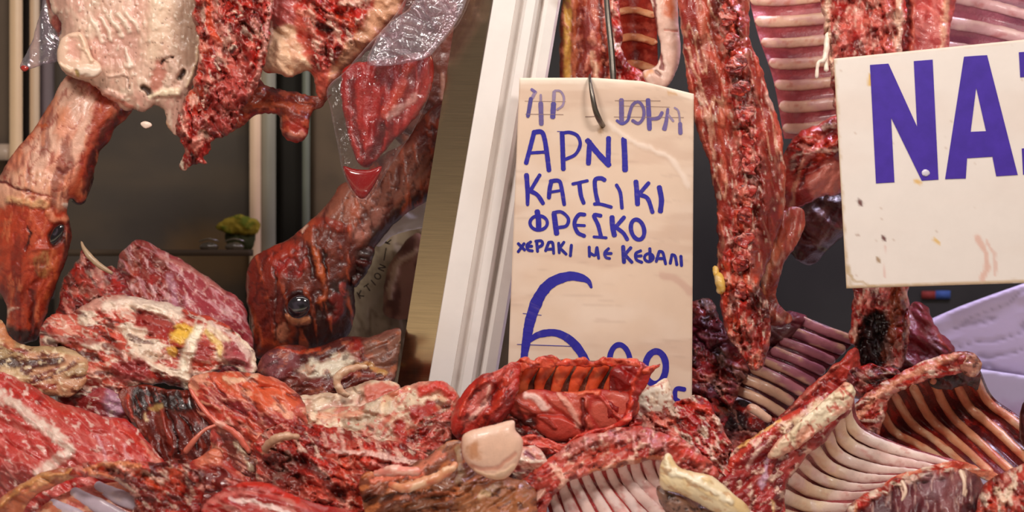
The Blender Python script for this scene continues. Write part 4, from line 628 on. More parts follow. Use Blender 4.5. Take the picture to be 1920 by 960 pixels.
t = thing('meat_shank', 'dark brown grooved muscle around a black hollow, behind the pink leg joint', 'meat', (320, 860, -.05))
blob('flesh', t, [(222, 740), (256, 722), (310, 730), (358, 732), (376, 760), (396, 790), (408, 826), (388, 880), (340, 900), (290, 880), (256, 810)], -.045, (128, 48, 36),
     [N(40, 3, 65, .42, .62, (90, 28, 22), .8, 4), Q([(246, 730), (300, 732), (356, 744), (362, 770), (320, 772), (280, 764), (262, 790), (250, 772)], 8, (42, 18, 14), .95, -14), S([(312, 770), (330, 810), (336, 850)], 6, (60, 18, 14), .9, -7), S([(340, 776), (362, 810), (370, 842)], 6, (56, 18, 14), .9, -7), S([(300, 776), (316, 816), (322, 850)], 12, (156, 62, 48), .7, 6), S([(288, 766), (300, 760)], 14, (196, 160, 100), .7, 3), S([(238, 742), (244, 770), (248, 790)], 9, (196, 84, 66), .85, 5), S([(272, 780), (276, 788)], 8, (226, 200, 160), .8, 3), N(10, 3, 65, .58, .68, (166, 76, 60), .6, 1)], tilt=(0, .0003), ang=65, s=2.2, k=.6)  # the hollow's shade is painted as dark colour in the sunken patch
t = thing('meat_flank', 'orange red flank of meat with thin sinew strands, at the centre of the near heap', 'meat', (460, 870, -.05))
blob('flesh', t, [(352, 722), (364, 704), (400, 698), (450, 696), (502, 705), (542, 724), (574, 766), (572, 810), (530, 840), (500, 880), (470, 920), (420, 920), (396, 850), (386, 800), (366, 762)], -.05, (196, 78, 60),
     [N(60, 2.5, 35, .42, .62, (166, 52, 48), .8, 6), N(26, 2.5, 30, .42, .62, None, 0, 4), Q([(390, 704), (480, 702), (540, 730), (560, 762), (500, 770), (440, 740)], 10, (222, 112, 76), .85, 3), N(22, 2, 20, .54, .66, (238, 180, 150), .75, 2), S([(420, 710), (450, 716), (480, 706)], 12, (238, 200, 170), .8, 3), S([(400, 740), (450, 770), (500, 790)], 24, (146, 56, 66), .7, -3), Q([(405, 800), (440, 800), (478, 850), (480, 890), (450, 900), (420, 850)], 8, (120, 66, 60), .8, -5), S([(440, 830), (456, 850), (470, 880)], 9, (216, 196, 170), .8, 3), S([(452, 820), (446, 850)], 5, (230, 214, 196), .7, 3), S([(395, 810), (410, 830)], 16, (196, 90, 84), .8, 5), S([(470, 780), (482, 850)], 18, (206, 86, 60), .7, 4), N(14, 3, 40, .57, .68, (110, 30, 26), .7, -3), R(26, 3, 35, .05, (236, 170, 150), .6, 2)], tilt=(0, TL_), ang=38, s=2.2, k=.6, jag=2)
tube('sinew', t, [(356, 728, -.08), (376, 760, -.09), (404, 790, -.1), (440, 812, -.1), (470, 850, -.1)], [3, 4, 5, 6, 4], (216, 104, 84), [N(14, 2, 40, .5, .65, (236, 176, 156), .8, 1)], wob=1.5)
tube('sinew', t, [(408, 796, -.1), (384, 806, -.11), (364, 826, -.115), (346, 850, -.11)], [3, 3, 5, 6], (214, 116, 94), wob=1)
t = thing('meat_shoulder', 'dark joint with a white membrane and curled skin edge under the open-eyed head', 'meat', (620, 740, .1))
blob('flesh', t, [(480, 700), (498, 662), (540, 645), (592, 652), (642, 632), (692, 630), (736, 616), (752, 620), (748, 660), (738, 720), (720, 752), (640, 770), (540, 760), (492, 730)], .12, (122, 54, 44),
     [N(50, 2.5, 160, .42, .62, (86, 34, 30), .8, 6), Q([(556, 690), (600, 676), (640, 662), (662, 654), (672, 668), (655, 690), (620, 704), (580, 712), (556, 704)], 7, (226, 214, 194), .92, 3), Q([(500, 664), (545, 650), (560, 680), (545, 706), (505, 712)], 10, (138, 82, 86), .85, 3), Q([(650, 645), (672, 640), (684, 660), (668, 676)], 6, (150, 40, 30), .85, 3), Q([(690, 640), (790, 615), (780, 690), (720, 700), (690, 670)], 12, (140, 100, 84), .85, 2), S([(520, 650), (560, 660), (600, 654)], 8, (190, 76, 46), .8, 3), S([(545, 700), (600, 720), (640, 716)], 22, (120, 34, 30), .8, 3), S([(660, 688), (690, 684), (720, 700)], 12, (206, 160, 96), .7, 3), S([(655, 700), (700, 704)], 10, (140, 50, 40), .7, -2), N(14, 2, 150, .58, .68, (196, 120, 90), .5, 2), N(12, 2, 150, .6, .7, (70, 24, 22), .6, -2)], tilt=(0, TL_), ang=160, s=2.4, k=.7, jag=1.5)
tube('skin_edge', t, [(690, 688, .03), (660, 690, .02), (640, 700, .015), (632, 716, .015), (640, 734, .015), (656, 742, .02)], [4, 6, 8, 8, 7, 5], (206, 160, 128), [N(14, 2, 0, .5, .65, (226, 196, 166), .8, 1)], wob=2)
t = thing('fat_strip', 'long creamy fat strip with a raw red end at the steel panel', 'meat', (650, 780, .04))
blob('fat', t, [(548, 748), (590, 738), (630, 736), (662, 724), (700, 714), (742, 718), (752, 740), (730, 770), (640, 790), (570, 786)], .05, (236, 214, 186), FATS(165, .35) + [Q([(680, 722), (740, 718), (742, 742), (690, 752)], 7, (196, 80, 62), .85, 3), S([(664, 726), (680, 740), (676, 756)], 7, (120, 84, 60), .7, -4), S([(560, 746), (620, 742), (660, 732)], 8, (214, 176, 150), .6, 4)], tilt=(0, TL_), s=2.2, k=.6, mat=SMOOTH)
piece('fatty_neck_cut', 'creamy fatty neck cut with square red muscle patches, below the white post',
      [(520, 800), (548, 778), (590, 768), (640, 764), (690, 758), (722, 740), (760, 725), (800, 716), (836, 718), (858, 735), (864, 762), (852, 800), (838, 840), (800, 880), (740, 870), (640, 850), (560, 830)], -.03, (240, 216, 190),
      FATS(150, .6) + [N(34, 1.3, 150, .42, .62, None, 0, 7), Q([(770, 768), (812, 752), (820, 776), (780, 796), (768, 786)], 5, (170, 40, 40), .95, -3), Q([(734, 796), (754, 784), (762, 806), (742, 822)], 5, (176, 48, 44), .95, -3), S([(790, 734), (820, 724), (850, 742)], 24, (206, 60, 48), .9, 5), S([(735, 738), (762, 732)], 14, (206, 96, 70), .7, 3), M(Q([(770, 800), (850, 760), (850, 820), (800, 860), (750, 850)], 12, None), N(30, 1, 0, .3, .5, (196, 70, 56), .8, 0), *RAG(140, f=.75, h=.9)), S([(600, 780), (680, 776)], 10, (230, 160, 130), .6, 2), S([(690, 800), (698, 806)], 8, (110, 50, 40), .8, -3), S([(824, 752), (838, 760)], 16, (90, 34, 26), .8, -6), S([(764, 806), (810, 780)], 6, (120, 80, 60), .7, -5), N(9, 1, 0, .66, .74, R1, .7, 0)], tilt=(0, TL_), s=2.2, k=.65, jag=3)
t = thing('rib_piece', 'bright red rib end with ragged pale streaks, before the creamy fatty neck cut', 'meat', (620, 950, -.12))
blob('flesh', t, [(478, 850), (496, 814), (520, 798), (560, 796), (610, 798), (660, 808), (704, 820), (760, 836), (806, 864), (800, 910), (740, 960), (660, 1000), (560, 980), (490, 930)], -.13, (202, 72, 58),
     RAG(20, f=.6, h=1.1) + [N(70, 2.5, 20, .42, .62, (216, 96, 76), .6, 5), *[S([(606 + 34 * i, 812 + 7 * i), (612 + 34 * i, 838 + 7 * i)], 9, (238, 190, 176), .7, 4, 3) for i in range(5)], S([(620, 846), (690, 850), (790, 872)], 12, (242, 206, 196), .8, 4), S([(496, 850), (520, 826), (560, 818)], [8, 12, 8], (214, 170, 140), .8, 6), S([(560, 860), (600, 890), (640, 930)], 22, (90, 24, 22), .8, -7), S([(700, 868), (740, 878), (780, 880)], 10, (230, 160, 150), .7, 3), Q([(500, 840), (560, 850), (560, 920), (500, 900)], 12, (110, 34, 28), .7, -4)], tilt=(0, TL_), ang=20, s=2.2, k=.65, jag=4)
tube('bone_end', t, [(495, 846, -.17), (508, 828, -.185), (532, 818, -.19), (562, 820, -.18)], [6, 7, 7, 5], (196, 150, 120), [N(14, 2, 0, .5, .65, (226, 180, 150), .8, 1)], wob=2)
piece('meat_joint', 'dark red slab mostly buried beneath the bright red rib end and the orange flank', [(200, 880), (300, 850), (420, 850), (540, 860), (700, 880), (760, 940), (740, 985), (200, 985)], -.06, (130, 34, 30), MUS(10, R3, (176, 70, 60), .3), tm=24, s=4)
piece('meat_joint', 'dark red slab mostly buried under the hollow rib section and the peach joint knob', [(790, 800), (850, 770), (960, 800), (1080, 830), (1080, 940), (900, 940), (790, 900)], .0, (120, 34, 28), MUS(170, R3, (166, 70, 56), .3), tm=20, s=4)
# near rib flank with bluish ribs
t = thing('rib_flank', 'rib flank with bluish ribs and a tan cut edge, nearest the pink leg joint', 'rib rack', (150, 990, -.24))
rack(t, [[(30, 985, -.235), (70, 955, -.23), (110, 930, -.225), (150, 914, -.22), (200, 906, -.22), (260, 900, -.22)], [(80, 1000, -.24), (120, 975, -.24), (160, 952, -.24), (205, 932, -.24), (250, 920, -.24), (290, 914, -.24)], [(140, 1040, -.25), (180, 1015, -.25), (220, 985, -.25), (270, 955, -.25), (310, 936, -.25), (350, 925, -.25)]], 5, 12, (196, 104, 92), (198, 178, 192), [N(40, 2, 20, .45, .62, (214, 140, 110), .8, 3), N(16, 1.5, 20, .55, .66, (232, 190, 160), .7, 2)], [N(24, 3, 30, .5, .66, (226, 196, 190), .7, 1)], u0=.12, u1=.85, emb=-.1, flat=.5, taper=(.7, .9))
blob('cut_edge', t, [(-40, 990), (-10, 944), (40, 906), (90, 882), (140, 876), (150, 888), (100, 912), (60, 936), (20, 990)], -.245, (200, 116, 84), [N(30, 2, 145, .45, .62, (220, 170, 126), .8, 4), S([(0, 948), (60, 902), (140, 882)], 8, (212, 150, 96), .9, 4)], tm=14, s=2.4, jag=2)
blob('red_rim', t, [(130, 892), (170, 868), (250, 864), (330, 868), (380, 882), (384, 920), (360, 990), (300, 1010), (240, 990), (250, 940), (210, 900)], -.255, (204, 76, 60), RAG(20, lite=OR, f=.5, h=.8) + [S([(160, 880), (210, 868), (260, 874)], 12, (222, 150, 106), .8, 4), S([(170, 886), (210, 894)], 10, (222, 140, 100), .7, 4)], tm=18, s=2.2, jag=3)
piece('meat_flap', 'thin dark red flap of meat with a peach top, beside the bluish rib flank',
      [(330, 882), (356, 868), (388, 846), (412, 840), (424, 862), (452, 888), (470, 900), (440, 920), (384, 924), (346, 930)], -.2, (168, 48, 38), [Q([(372, 852), (412, 838), (412, 870), (374, 876)], 7, (224, 136, 104), .85, 3), N(30, 2, 20, .42, .62, (110, 26, 24), .8, 5), N(12, 2, 20, .6, .7, (226, 150, 130), .6, 2)], tilt=(0, TL_), s=2.2, tm=14)
piece('meat_cut', 'smooth red muscle cut with a long white edge line, before the brown shank',
      [(340, 1020), (364, 960), (398, 928), (436, 908), (480, 902), (524, 914), (562, 934), (622, 950), (690, 968), (710, 1030)], -.27, (190, 56, 50), MUS(20, (150, 32, 30), (214, 110, 100), .3) + [S([(380, 950), (430, 925), (480, 926)], 12, (222, 140, 130), .7, 4), S([(430, 936), (490, 944), (540, 962)], 9, (240, 214, 206), .85, 3), S([(400, 970), (480, 980)], 16, (120, 28, 26), .7, -5), S([(440, 905), (500, 912), (560, 940)], 14, (206, 60, 44), .8, 5)], tilt=(0, TL_), ang=20, s=2.4, k=.6)
# shank with joint knob
t = thing('meat_shank', 'brown shank with a smooth peach joint knob, in the middle of the near heap', 'meat', (840, 990, -0.230))
blob('flesh', t, [(674, 900), (690, 884), (724, 882), (770, 872), (820, 846), (850, 826), (876, 836), (900, 880), (960, 896), (990, 902), (1006, 940), (980, 1020), (690, 1030), (680, 960)], -0.220, (156, 96, 64),
     [N(50, 2, 150, .42, .62, (116, 62, 42), .8, 6), N(24, 2, 150, .42, .62, None, 0, 5), N(22, 2.5, 160, .54, .66, (206, 130, 84), .75, 2), S([(700, 900), (740, 892), (790, 890)], 18, (226, 130, 104), .8, 5), S([(780, 880), (830, 850)], 20, (220, 140, 116), .8, 5), S([(858, 840), (866, 880), (860, 900)], 14, (170, 140, 110), .8, 4), S([(690, 940), (760, 930), (850, 925)], 16, (90, 50, 34), .7, -5), S([(740, 935), (830, 925), (880, 930)], 12, (196, 116, 80), .7, 4), Q([(860, 920), (960, 900), (1000, 920), (980, 980), (880, 990)], 12, (186, 128, 88), .7, 4), S([(900, 930), (930, 915)], 14, (236, 206, 166), .7, 3), N(12, 2, 150, .6, .7, (90, 40, 28), .7, -2)], tilt=(0, TL_), ang=155, s=2.2, k=.6, jag=3)
blob('joint_knob', t, [(866, 822), (874, 812), (900, 802), (936, 794), (962, 789), (966, 806), (980, 828), (974, 866), (950, 896), (914, 896), (884, 878), (868, 852)], -0.265, (234, 188, 162), [Q([(878, 836), (896, 832), (900, 862), (884, 862)], 6, (196, 130, 88), .85, -1), S([(884, 872), (910, 880), (940, 872), (966, 850)], 9, (206, 124, 100), .6, -1.5, 3), S([(886, 886), (930, 896), (964, 876)], 14, (236, 196, 160), .7, 3), S([(880, 822), (930, 808)], 16, (240, 200, 178), .6, 0)], tm=34, k=.8, s=2, jag=1, mat=SMOOTH)
tube('sinew', t, [(728, 908, -0.290), (756, 914, -0.300), (800, 902, -0.300), (840, 884, -0.300), (856, 866, -0.295)], [4, 8, 9, 8, 5], (218, 148, 108), [N(20, 3, 160, .5, .65, (200, 90, 60), .8, 1), N(12, 3, 160, .56, .66, (238, 196, 160), .8, 1)], wob=2)
tube('sinew', t, [(700, 888, -0.270), (740, 882, -0.280), (790, 884, -0.280)], [5, 9, 6], (226, 134, 116), [N(14, 2, 0, .5, .65, (238, 190, 170), .8, 1)], wob=2)
piece('fat_trimming', 'small white fat lump with a purple spot, right beside the peach joint knob',
      [(960, 852), (982, 838), (1008, 840), (1024, 858), (1030, 890), (990, 900), (962, 888)], -.17, (238, 220, 204), FATS(0, .6) + [S([(990, 850), (998, 858)], 14, (150, 80, 100), .9, -2), S([(972, 880), (990, 886)], 12, (120, 30, 40), .8, -3)], s=2, jag=2)
# hollow rib cup
t = thing('rib_cup', 'shiny red hollow rib section showing ribs at its rim, before the price card', 'meat', (1030, 840, -.06))
rack(t, [[(930, 712, -.115), (985, 684, -.09), (1045, 674, -.08), (1110, 676, -.08), (1175, 681, -.09), (1222, 694, -.1)], [(905, 752, -.09), (955, 728, -.085), (1010, 720, -.078), (1070, 724, -.078), (1138, 730, -.08), (1195, 736, -.09)], [(910, 800, -.10), (950, 790, -.08), (1000, 780, -.07), (1060, 784, -.07), (1130, 784, -.08), (1190, 772, -.09)]], 7, 12, (150, 88, 68), (226, 84, 46), [N(30, 2, 110, .42, .62, (96, 52, 44), .8, 0)], [N(18, 2, 110, .52, .66, (232, 116, 72), .7, 1), N(14, 2, 110, .57, .68, (170, 44, 30), .7, 0)], u0=.16, u1=.82, v1=.75, nu=80, nv=40, taper=(1.1, .7), sag=5, flat=.5, emb=0)
blob('rim', t, [(896, 724), (936, 696), (960, 685), (984, 670), (1000, 678), (1018, 668), (1044, 666), (1060, 679), (1078, 668), (1096, 667), (1112, 679), (1130, 668), (1150, 671), (1170, 673), (1196, 672), (1206, 688), (1238, 682), (1212, 706), (1196, 700), (1160, 690), (1120, 687), (1060, 686), (1000, 690), (960, 706), (930, 728), (900, 736)], -.105, (214, 72, 46), [N(16, 1.5, 0, .42, .6, None, 0, 4), N(14, 1.5, 10, .52, .66, (232, 116, 84), .8, 2), N(10, 1.5, 0, .57, .68, (150, 30, 26), .8, -2)], tm=8, s=2, jag=3)
blob('side_wall', t, [(845, 800), (848, 775), (868, 738), (898, 706), (934, 692), (972, 680), (976, 710), (966, 750), (950, 780), (920, 806), (880, 826), (856, 822)], -0.120, (190, 58, 46), [N(40, 2.5, 135, .42, .62, (150, 36, 32), .8, 6), Q([(872, 770), (900, 728), (922, 716), (922, 744), (896, 780), (874, 800)], 6, (206, 116, 106), .9, -4), S([(918, 724), (908, 756), (884, 786)], 9, (238, 190, 176), .8, 2, 3), S([(860, 780), (880, 740), (910, 712)], 9, (216, 84, 60), .8, 6), S([(948, 710), (936, 750), (900, 796)], 14, (200, 74, 50), .7, 5), N(14, 2, 130, .58, .68, (110, 20, 20), .7, -2)], tm=26, ang=130, s=2.1, jag=2.5)
blob('end_wall', t, [(1150, 690), (1200, 680), (1216, 690), (1236, 684), (1214, 714), (1196, 752), (1186, 786), (1160, 800), (1136, 780), (1140, 730)], -0.110, (178, 44, 36), [N(30, 2, 110, .42, .62, (140, 26, 26), .8, 5), S([(1200, 690), (1186, 730), (1176, 780)], 8, (216, 80, 56), .8, 4), S([(1150, 710), (1156, 760)], 12, (120, 22, 22), .7, -4)], tm=16, s=2.1, jag=2.5)
blob('inner_lining', t, [(940, 752), (970, 738), (1010, 728), (1060, 736), (1110, 730), (1150, 732), (1190, 742), (1196, 776), (1160, 806), (1100, 822), (1040, 828), (1004, 806), (972, 790), (944, 782)], -.105, (186, 62, 52), [VC(60, 1.6, 20, [(196, 84, 70), (160, 36, 36), (206, 110, 92), (150, 40, 40)], .7, 10), S([(990, 740), (1012, 752), (1022, 764)], 18, (240, 206, 196), .85, 2), S([(1050, 742), (1072, 768), (1084, 796)], 14, (232, 176, 160), .8, 4), S([(1090, 750), (1096, 780), (1090, 812)], 10, (110, 24, 24), .8, -7), S([(1120, 740), (1150, 770), (1170, 796)], 8, (206, 90, 80), .7, 4), Q([(946, 776), (990, 780), (1010, 806), (980, 800)], 8, (50, 16, 14), .9, -8), S([(960, 750), (1000, 770), (1040, 800)], 12, (150, 50, 36), .7, 4), S([(1060, 732), (1120, 734)], 9, (226, 120, 84), .7, 4)], tm=18, s=2, jag=1.5, mat=HIDE, fold=0)  # dark hole at the cup floor is painted shade in a dent
blob('lower_lip', t, [(970, 822), (1000, 816), (1034, 826), (1060, 834), (1086, 812), (1120, 806), (1150, 794), (1184, 770), (1182, 790), (1150, 806), (1116, 820), (1090, 834), (1050, 850), (1030, 842), (1000, 838), (976, 834)], -0.150, (206, 66, 52), [N(18, 2, 160, .42, .6, None, 0, 4), N(14, 2, 160, .54, .66, (230, 120, 96), .8, 2), N(10, 2, 160, .58, .68, (140, 24, 24), .7, -2)], tm=9, s=2, jag=2)
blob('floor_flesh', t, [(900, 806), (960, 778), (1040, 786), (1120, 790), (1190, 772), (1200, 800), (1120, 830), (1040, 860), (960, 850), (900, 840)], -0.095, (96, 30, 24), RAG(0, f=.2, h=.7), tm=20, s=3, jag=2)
piece('fat_trimming', 'white fat chunk speckled with red, leaning on the price card below its figures',
      [(1186, 790), (1198, 738), (1226, 720), (1250, 708), (1260, 730), (1262, 762), (1246, 790), (1212, 806)], -.035, (246, 230, 210), [N(30, 1, 0, .42, .6, None, 0, 4), N(10, 1, 0, .6, .68, (176, 60, 50), .85, -1), S([(1200, 736), (1250, 712)], 5, R1, .7), S([(1204, 770), (1220, 784)], 18, (150, 36, 44), .8, -2), N(20, 1, 0, .5, .66, (236, 200, 170), .6, 0)], s=2, jag=1.5, k=.7, mat=SMOOTH)
piece('meat_scrap_pile', 'ragged bright red lump flecked with white fat, under the bottom edge of the price card',
      [(1180, 830), (1184, 800), (1204, 782), (1240, 768), (1272, 750), (1302, 744), (1334, 756), (1346, 782), (1366, 815), (1378, 842), (1378, 890), (1330, 910), (1270, 900), (1220, 870)], -.06, (204, 66, 54), RAG(30, f=.7, h=1.3) + [S([(1210, 800), (1250, 790)], 14, (232, 160, 146), .7, 3), S([(1316, 806), (1326, 820)], 14, FT, .8, 3), S([(1290, 756), (1330, 770)], 14, (220, 86, 60), .7, 4)], tilt=(0, TL_), s=2.1, k=.75, jag=4)
# near rib rack
t = thing('rib_rack', 'low broad rib rack with rounded red chine and pale ribs fanning towards the counter edge', 'rib rack', (1150, 990, -.2))
rack(t, [[(1020, 930, -.16), (1060, 898, -.17), (1120, 876, -.175), (1180, 866, -.175), (1230, 858, -.17), (1270, 880, -.16)], [(1030, 960, -.15), (1075, 930, -.15), (1130, 918, -.15), (1200, 912, -.15), (1260, 910, -.15), (1300, 918, -.15)], [(1050, 1040, -.22), (1120, 1040, -.23), (1220, 1020, -.235), (1320, 1000, -.235), (1400, 980, -.23), (1440, 970, -.22)]], 11, 11, (172, 66, 66), (232, 200, 190), [N(30, 3, 60, .45, .62, (160, 52, 56), .8, 0)], [N(30, 4, 60, .48, .64, (236, 212, 206), .8, 1), N(12, 4, 60, .58, .68, (206, 130, 124), .6, 0)], nu=90, nv=60, sag=4, taper=(.7, 1.15), emb=-.1, flat=.5)
blob('chine', t, [(925, 1010), (936, 958), (952, 924), (986, 890), (1030, 855), (1076, 826), (1122, 810), (1182, 801), (1252, 814), (1312, 845), (1348, 888), (1330, 906), (1284, 884), (1240, 864), (1180, 872), (1110, 888), (1062, 906), (1030, 940), (1000, 1010)], -.175, (206, 96, 80),
     [N(50, 2, 150, .42, .62, (176, 56, 50), .75, 6), N(26, 1.6, 150, .42, .62, None, 0, 6), N(14, 1.4, 150, .42, .62, None, 0, 3), S([(1050, 850), (1110, 826), (1180, 818), (1250, 836)], 30, (198, 130, 124), .7, 5), *[S([(1096 + 30 * i, 818 - 3 * i + i * i), (1100 + 30 * i, 842 - 3 * i + i * i)], 8, (228, 176, 168), .6, 5, 2) for i in range(6)], S([(1110, 886), (1170, 872), (1240, 858)], 16, (212, 138, 100), .8, 5), S([(960, 940), (990, 905), (1040, 866)], 20, (190, 60, 48), .8, 4), N(20, 1.6, 150, .55, .66, (240, 200, 180), .75, 3), N(14, 1.6, 150, .57, .68, (120, 24, 24), .75, -3), S([(1260, 830), (1310, 860)], 22, (206, 76, 62), .7, 4)], tilt=(0, .0002), tm=26, ang=150, s=2.2, jag=3)
t = thing('bone_piece', 'creamy knuckle bone with a brown underside lying across the near rib rack', 'bone', (1310, 960, -.25))
blob('knuckle', t, [(1236, 902), (1240, 870), (1250, 850), (1260, 854), (1272, 874), (1300, 884), (1336, 894), (1372, 924), (1404, 950), (1410, 980), (1360, 972), (1320, 950), (1276, 926), (1244, 918)], -.245, (240, 216, 174), [N(30, 3, 35, .45, .64, (228, 190, 130), .8, 3), S([(1250, 880), (1300, 900), (1370, 940)], 14, (246, 230, 200), .8, 4), S([(1246, 856), (1254, 880)], 10, (244, 226, 190), .8, 4), N(12, 2, 30, .6, .7, (206, 150, 100), .6, -1)], s=2, jag=1.5, mat=SMOOTH)
blob('marrow_side', t, [(1232, 912), (1262, 918), (1306, 940), (1350, 968), (1340, 1000), (1280, 990), (1240, 950)], -.225, (116, 80, 66), [N(20, 2, 30, .45, .62, (170, 130, 110), .8, 2), N(12, 1, 0, .58, .68, (60, 30, 26), .8, -2)], s=2.2, jag=2)
# white rib rack
t = thing('rib_rack', 'rib rack with clean white ribs and a bumpy cream ridge, standing before the darker rack', 'rib rack', (1600, 960, -.1))
rack(t, [[(1455, 985, -.11), (1458, 940, -.11), (1470, 900, -.105), (1492, 855, -.1), (1528, 820, -.09), (1562, 784, -.08), (1584, 732, -.07), (1600, 722, -.07)], [(1500, 990, -.06), (1510, 950, -.05), (1516, 930, -.04), (1534, 896, -.03), (1560, 868, -.025), (1582, 832, -.02), (1598, 800, -.02), (1612, 790, -.02)], [(1560, 990, -.09), (1572, 955, -.08), (1588, 930, -.06), (1610, 908, -.05), (1632, 884, -.045), (1652, 860, -.04), (1664, 842, -.04), (1680, 830, -.04)], [(1620, 985, -.17), (1640, 950, -.165), (1668, 920, -.16), (1700, 902, -.15), (1730, 890, -.14), (1760, 882, -.13), (1796, 874, -.12), (1812, 868, -.12)]],
     8, 11.5, (132, 48, 54), (238, 214, 202), [N(24, 3, 30, .45, .62, (176, 96, 100), .8, 0)], [N(30, 4, 30, .5, .66, (226, 186, 176), .7, 1), N(12, 4, 30, .6, .7, (206, 140, 130), .6, 0), M(Q([(1440, 1000), (1600, 720), (1640, 740), (1520, 1000)], 20, None), N(30, 2, 60, .3, .5, (232, 206, 160), .6, 0))], nu=90, nv=70, u0=.07, u1=.92, taper=(1.1, .5), sag=8, emb=-.05, flat=.65)
blob('chine', t, [(1325, 930), (1338, 890), (1372, 850), (1420, 812), (1470, 780), (1520, 750), (1560, 730), (1584, 720), (1602, 738), (1594, 772), (1562, 802), (1544, 832), (1514, 852), (1494, 882), (1474, 920), (1468, 1000), (1400, 1000), (1340, 970)], -.09, (186, 60, 56),
     [N(50, 2, 145, .42, .62, (150, 40, 44), .8, 5), N(26, 2, 145, .42, .62, None, 0, 5), S([(1360, 880), (1400, 836), (1450, 800), (1500, 770)], 22, (210, 84, 66), .8, 3), S([(1470, 806), (1510, 786), (1550, 760), (1590, 738)], [26, 30, 34, 26], (244, 222, 190), .92, 7, 6), S([(1480, 830), (1500, 810)], 22, (240, 214, 186), .9, 5), S([(1380, 840), (1420, 812), (1462, 788)], 9, (232, 190, 120), .8, 4), S([(1400, 876), (1420, 850), (1440, 830)], 10, (240, 206, 196), .7, 3), S([(1440, 860), (1436, 890), (1426, 912)], 12, (214, 180, 200), .8, 3), S([(1484, 800), (1470, 850), (1450, 890)], 16, (110, 34, 42), .8, -5), S([(1460, 900), (1462, 960)], 16, (120, 30, 30), .7, -3), S([(1574, 734), (1580, 746)], 7, (190, 70, 56), .8, -2), N(14, 1.6, 140, .56, .66, (240, 210, 190), .75, 3), N(12, 1.6, 140, .6, .7, (130, 24, 26), .7, -3), S([(1450, 940), (1456, 985)], 6, (236, 200, 150), .8, 3)], tm=30, ang=145, s=2.1, jag=3, tilt=(0, .0002))
blob('spine_ridge', t, [(1572, 726), (1586, 717), (1600, 725), (1604, 746), (1590, 770), (1562, 790), (1538, 808), (1512, 828), (1488, 844), (1462, 856), (1440, 858), (1456, 830), (1494, 795), (1532, 764)], -.125, (240, 218, 186), [VC(26, 1.3, 140, [(244, 226, 196), (232, 204, 166), (240, 218, 190), (230, 190, 158)], .6, 7, .5), N(18, 1.8, 140, .42, .6, None, 0, 3), N(30, 2, 140, .50, .62, (222, 140, 118), .7, 0), N(13, 2, 60, .57, .66, (196, 76, 60), .8, -2), S([(1574, 730), (1580, 748)], 6, (190, 66, 52), .8, -2), S([(1520, 800), (1500, 830), (1480, 860)], 8, (224, 150, 120), .6, -2)], tm=15, s=1.9, jag=2.2, mat=SMOOTH)
blob('near_edge', t, [(1880, 905), (1838, 896), (1800, 884), (1760, 886), (1716, 902), (1680, 918), (1640, 950), (1628, 940), (1660, 908), (1700, 886), (1750, 872), (1800, 866), (1850, 880), (1890, 892)], -.165, (224, 140, 112), [N(20, 2, 160, .45, .6, R1, .8, 3), N(14, 2, 160, .56, .66, FT, .8, 2)], tm=8, s=2.2, jag=3)
# darker rib rack behind
t = thing('rib_rack', 'rib rack with dark flesh between tan ribs and an orange chine, before the lavender liner', 'rib rack', (1760, 880, 0.080))
rack(t, [[(1622, 820, 0.060), (1640, 786, 0.060), (1662, 745, 0.060), (1696, 727, 0.060), (1740, 712, 0.060), (1782, 703, 0.060), (1822, 696, 0.060), (1838, 694, 0.060)], [(1640, 850, 0.130), (1656, 818, 0.135), (1684, 806, 0.140), (1724, 790, 0.145), (1772, 782, 0.150), (1814, 760, 0.150), (1850, 752, 0.140), (1862, 744, 0.140)], [(1675, 862, 0.090), (1692, 846, 0.100), (1722, 838, 0.105), (1772, 834, 0.110), (1832, 834, 0.110), (1868, 806, 0.110), (1896, 794, 0.100), (1910, 780, 0.100)], [(1720, 880, 0.010), (1742, 874, 0.010), (1768, 873, 0.020), (1842, 888, 0.030), (1902, 888, 0.040), (1936, 868, 0.040), (1962, 852, 0.040), (1980, 840, 0.040)]],
     7, 9, (124, 40, 40), (216, 142, 104), [N(30, 3, 50, .45, .62, (84, 26, 34), .8, 0), N(12, 3, 50, .58, .68, (196, 64, 50), .6, 0)], [N(24, 4, 50, .48, .64, (232, 186, 150), .8, 1), N(12, 4, 50, .56, .68, (196, 84, 60), .7, 0)], nu=100, nv=70, u0=.08, u1=.95, taper=(1.0, 1.0), sag=9, emb=.1)
blob('chine', t, [(1590, 850), (1590, 792), (1604, 762), (1640, 726), (1690, 696), (1740, 672), (1792, 660), (1812, 666), (1808, 690), (1790, 700), (1742, 712), (1702, 726), (1668, 746), (1660, 780), (1648, 812), (1640, 836), (1610, 844)], 0.030, (216, 96, 70), RAG(150, dark=(150, 40, 34), f=.7, h=.7) + [S([(1610, 780), (1650, 736), (1720, 696), (1790, 668)], 16, (238, 180, 150), .7, 4), S([(1600, 800), (1620, 826)], 24, (206, 70, 50), .8, 3), S([(1652, 770), (1656, 790)], 10, (238, 200, 180), .8, 3)], tm=20, s=2.1, jag=3)
blob('end_knob', t, [(1796, 664), (1812, 658), (1832, 668), (1840, 688), (1832, 704), (1812, 704), (1800, 686)], 0.030, (176, 110, 92), [N(14, 1, 0, .5, .64, (226, 180, 156), .8, 2), N(12, 1, 0, .55, .66, (90, 36, 34), .8, -2)], s=2, jag=2)
blob('dark_web', t, [(1742, 708), (1800, 690), (1838, 700), (1834, 730), (1812, 724), (1780, 730), (1750, 730)], 0.065, (70, 24, 24), [N(14, 1, 0, .5, .65, (110, 40, 36), .7, 2)], tm=10, s=2.4, jag=3)
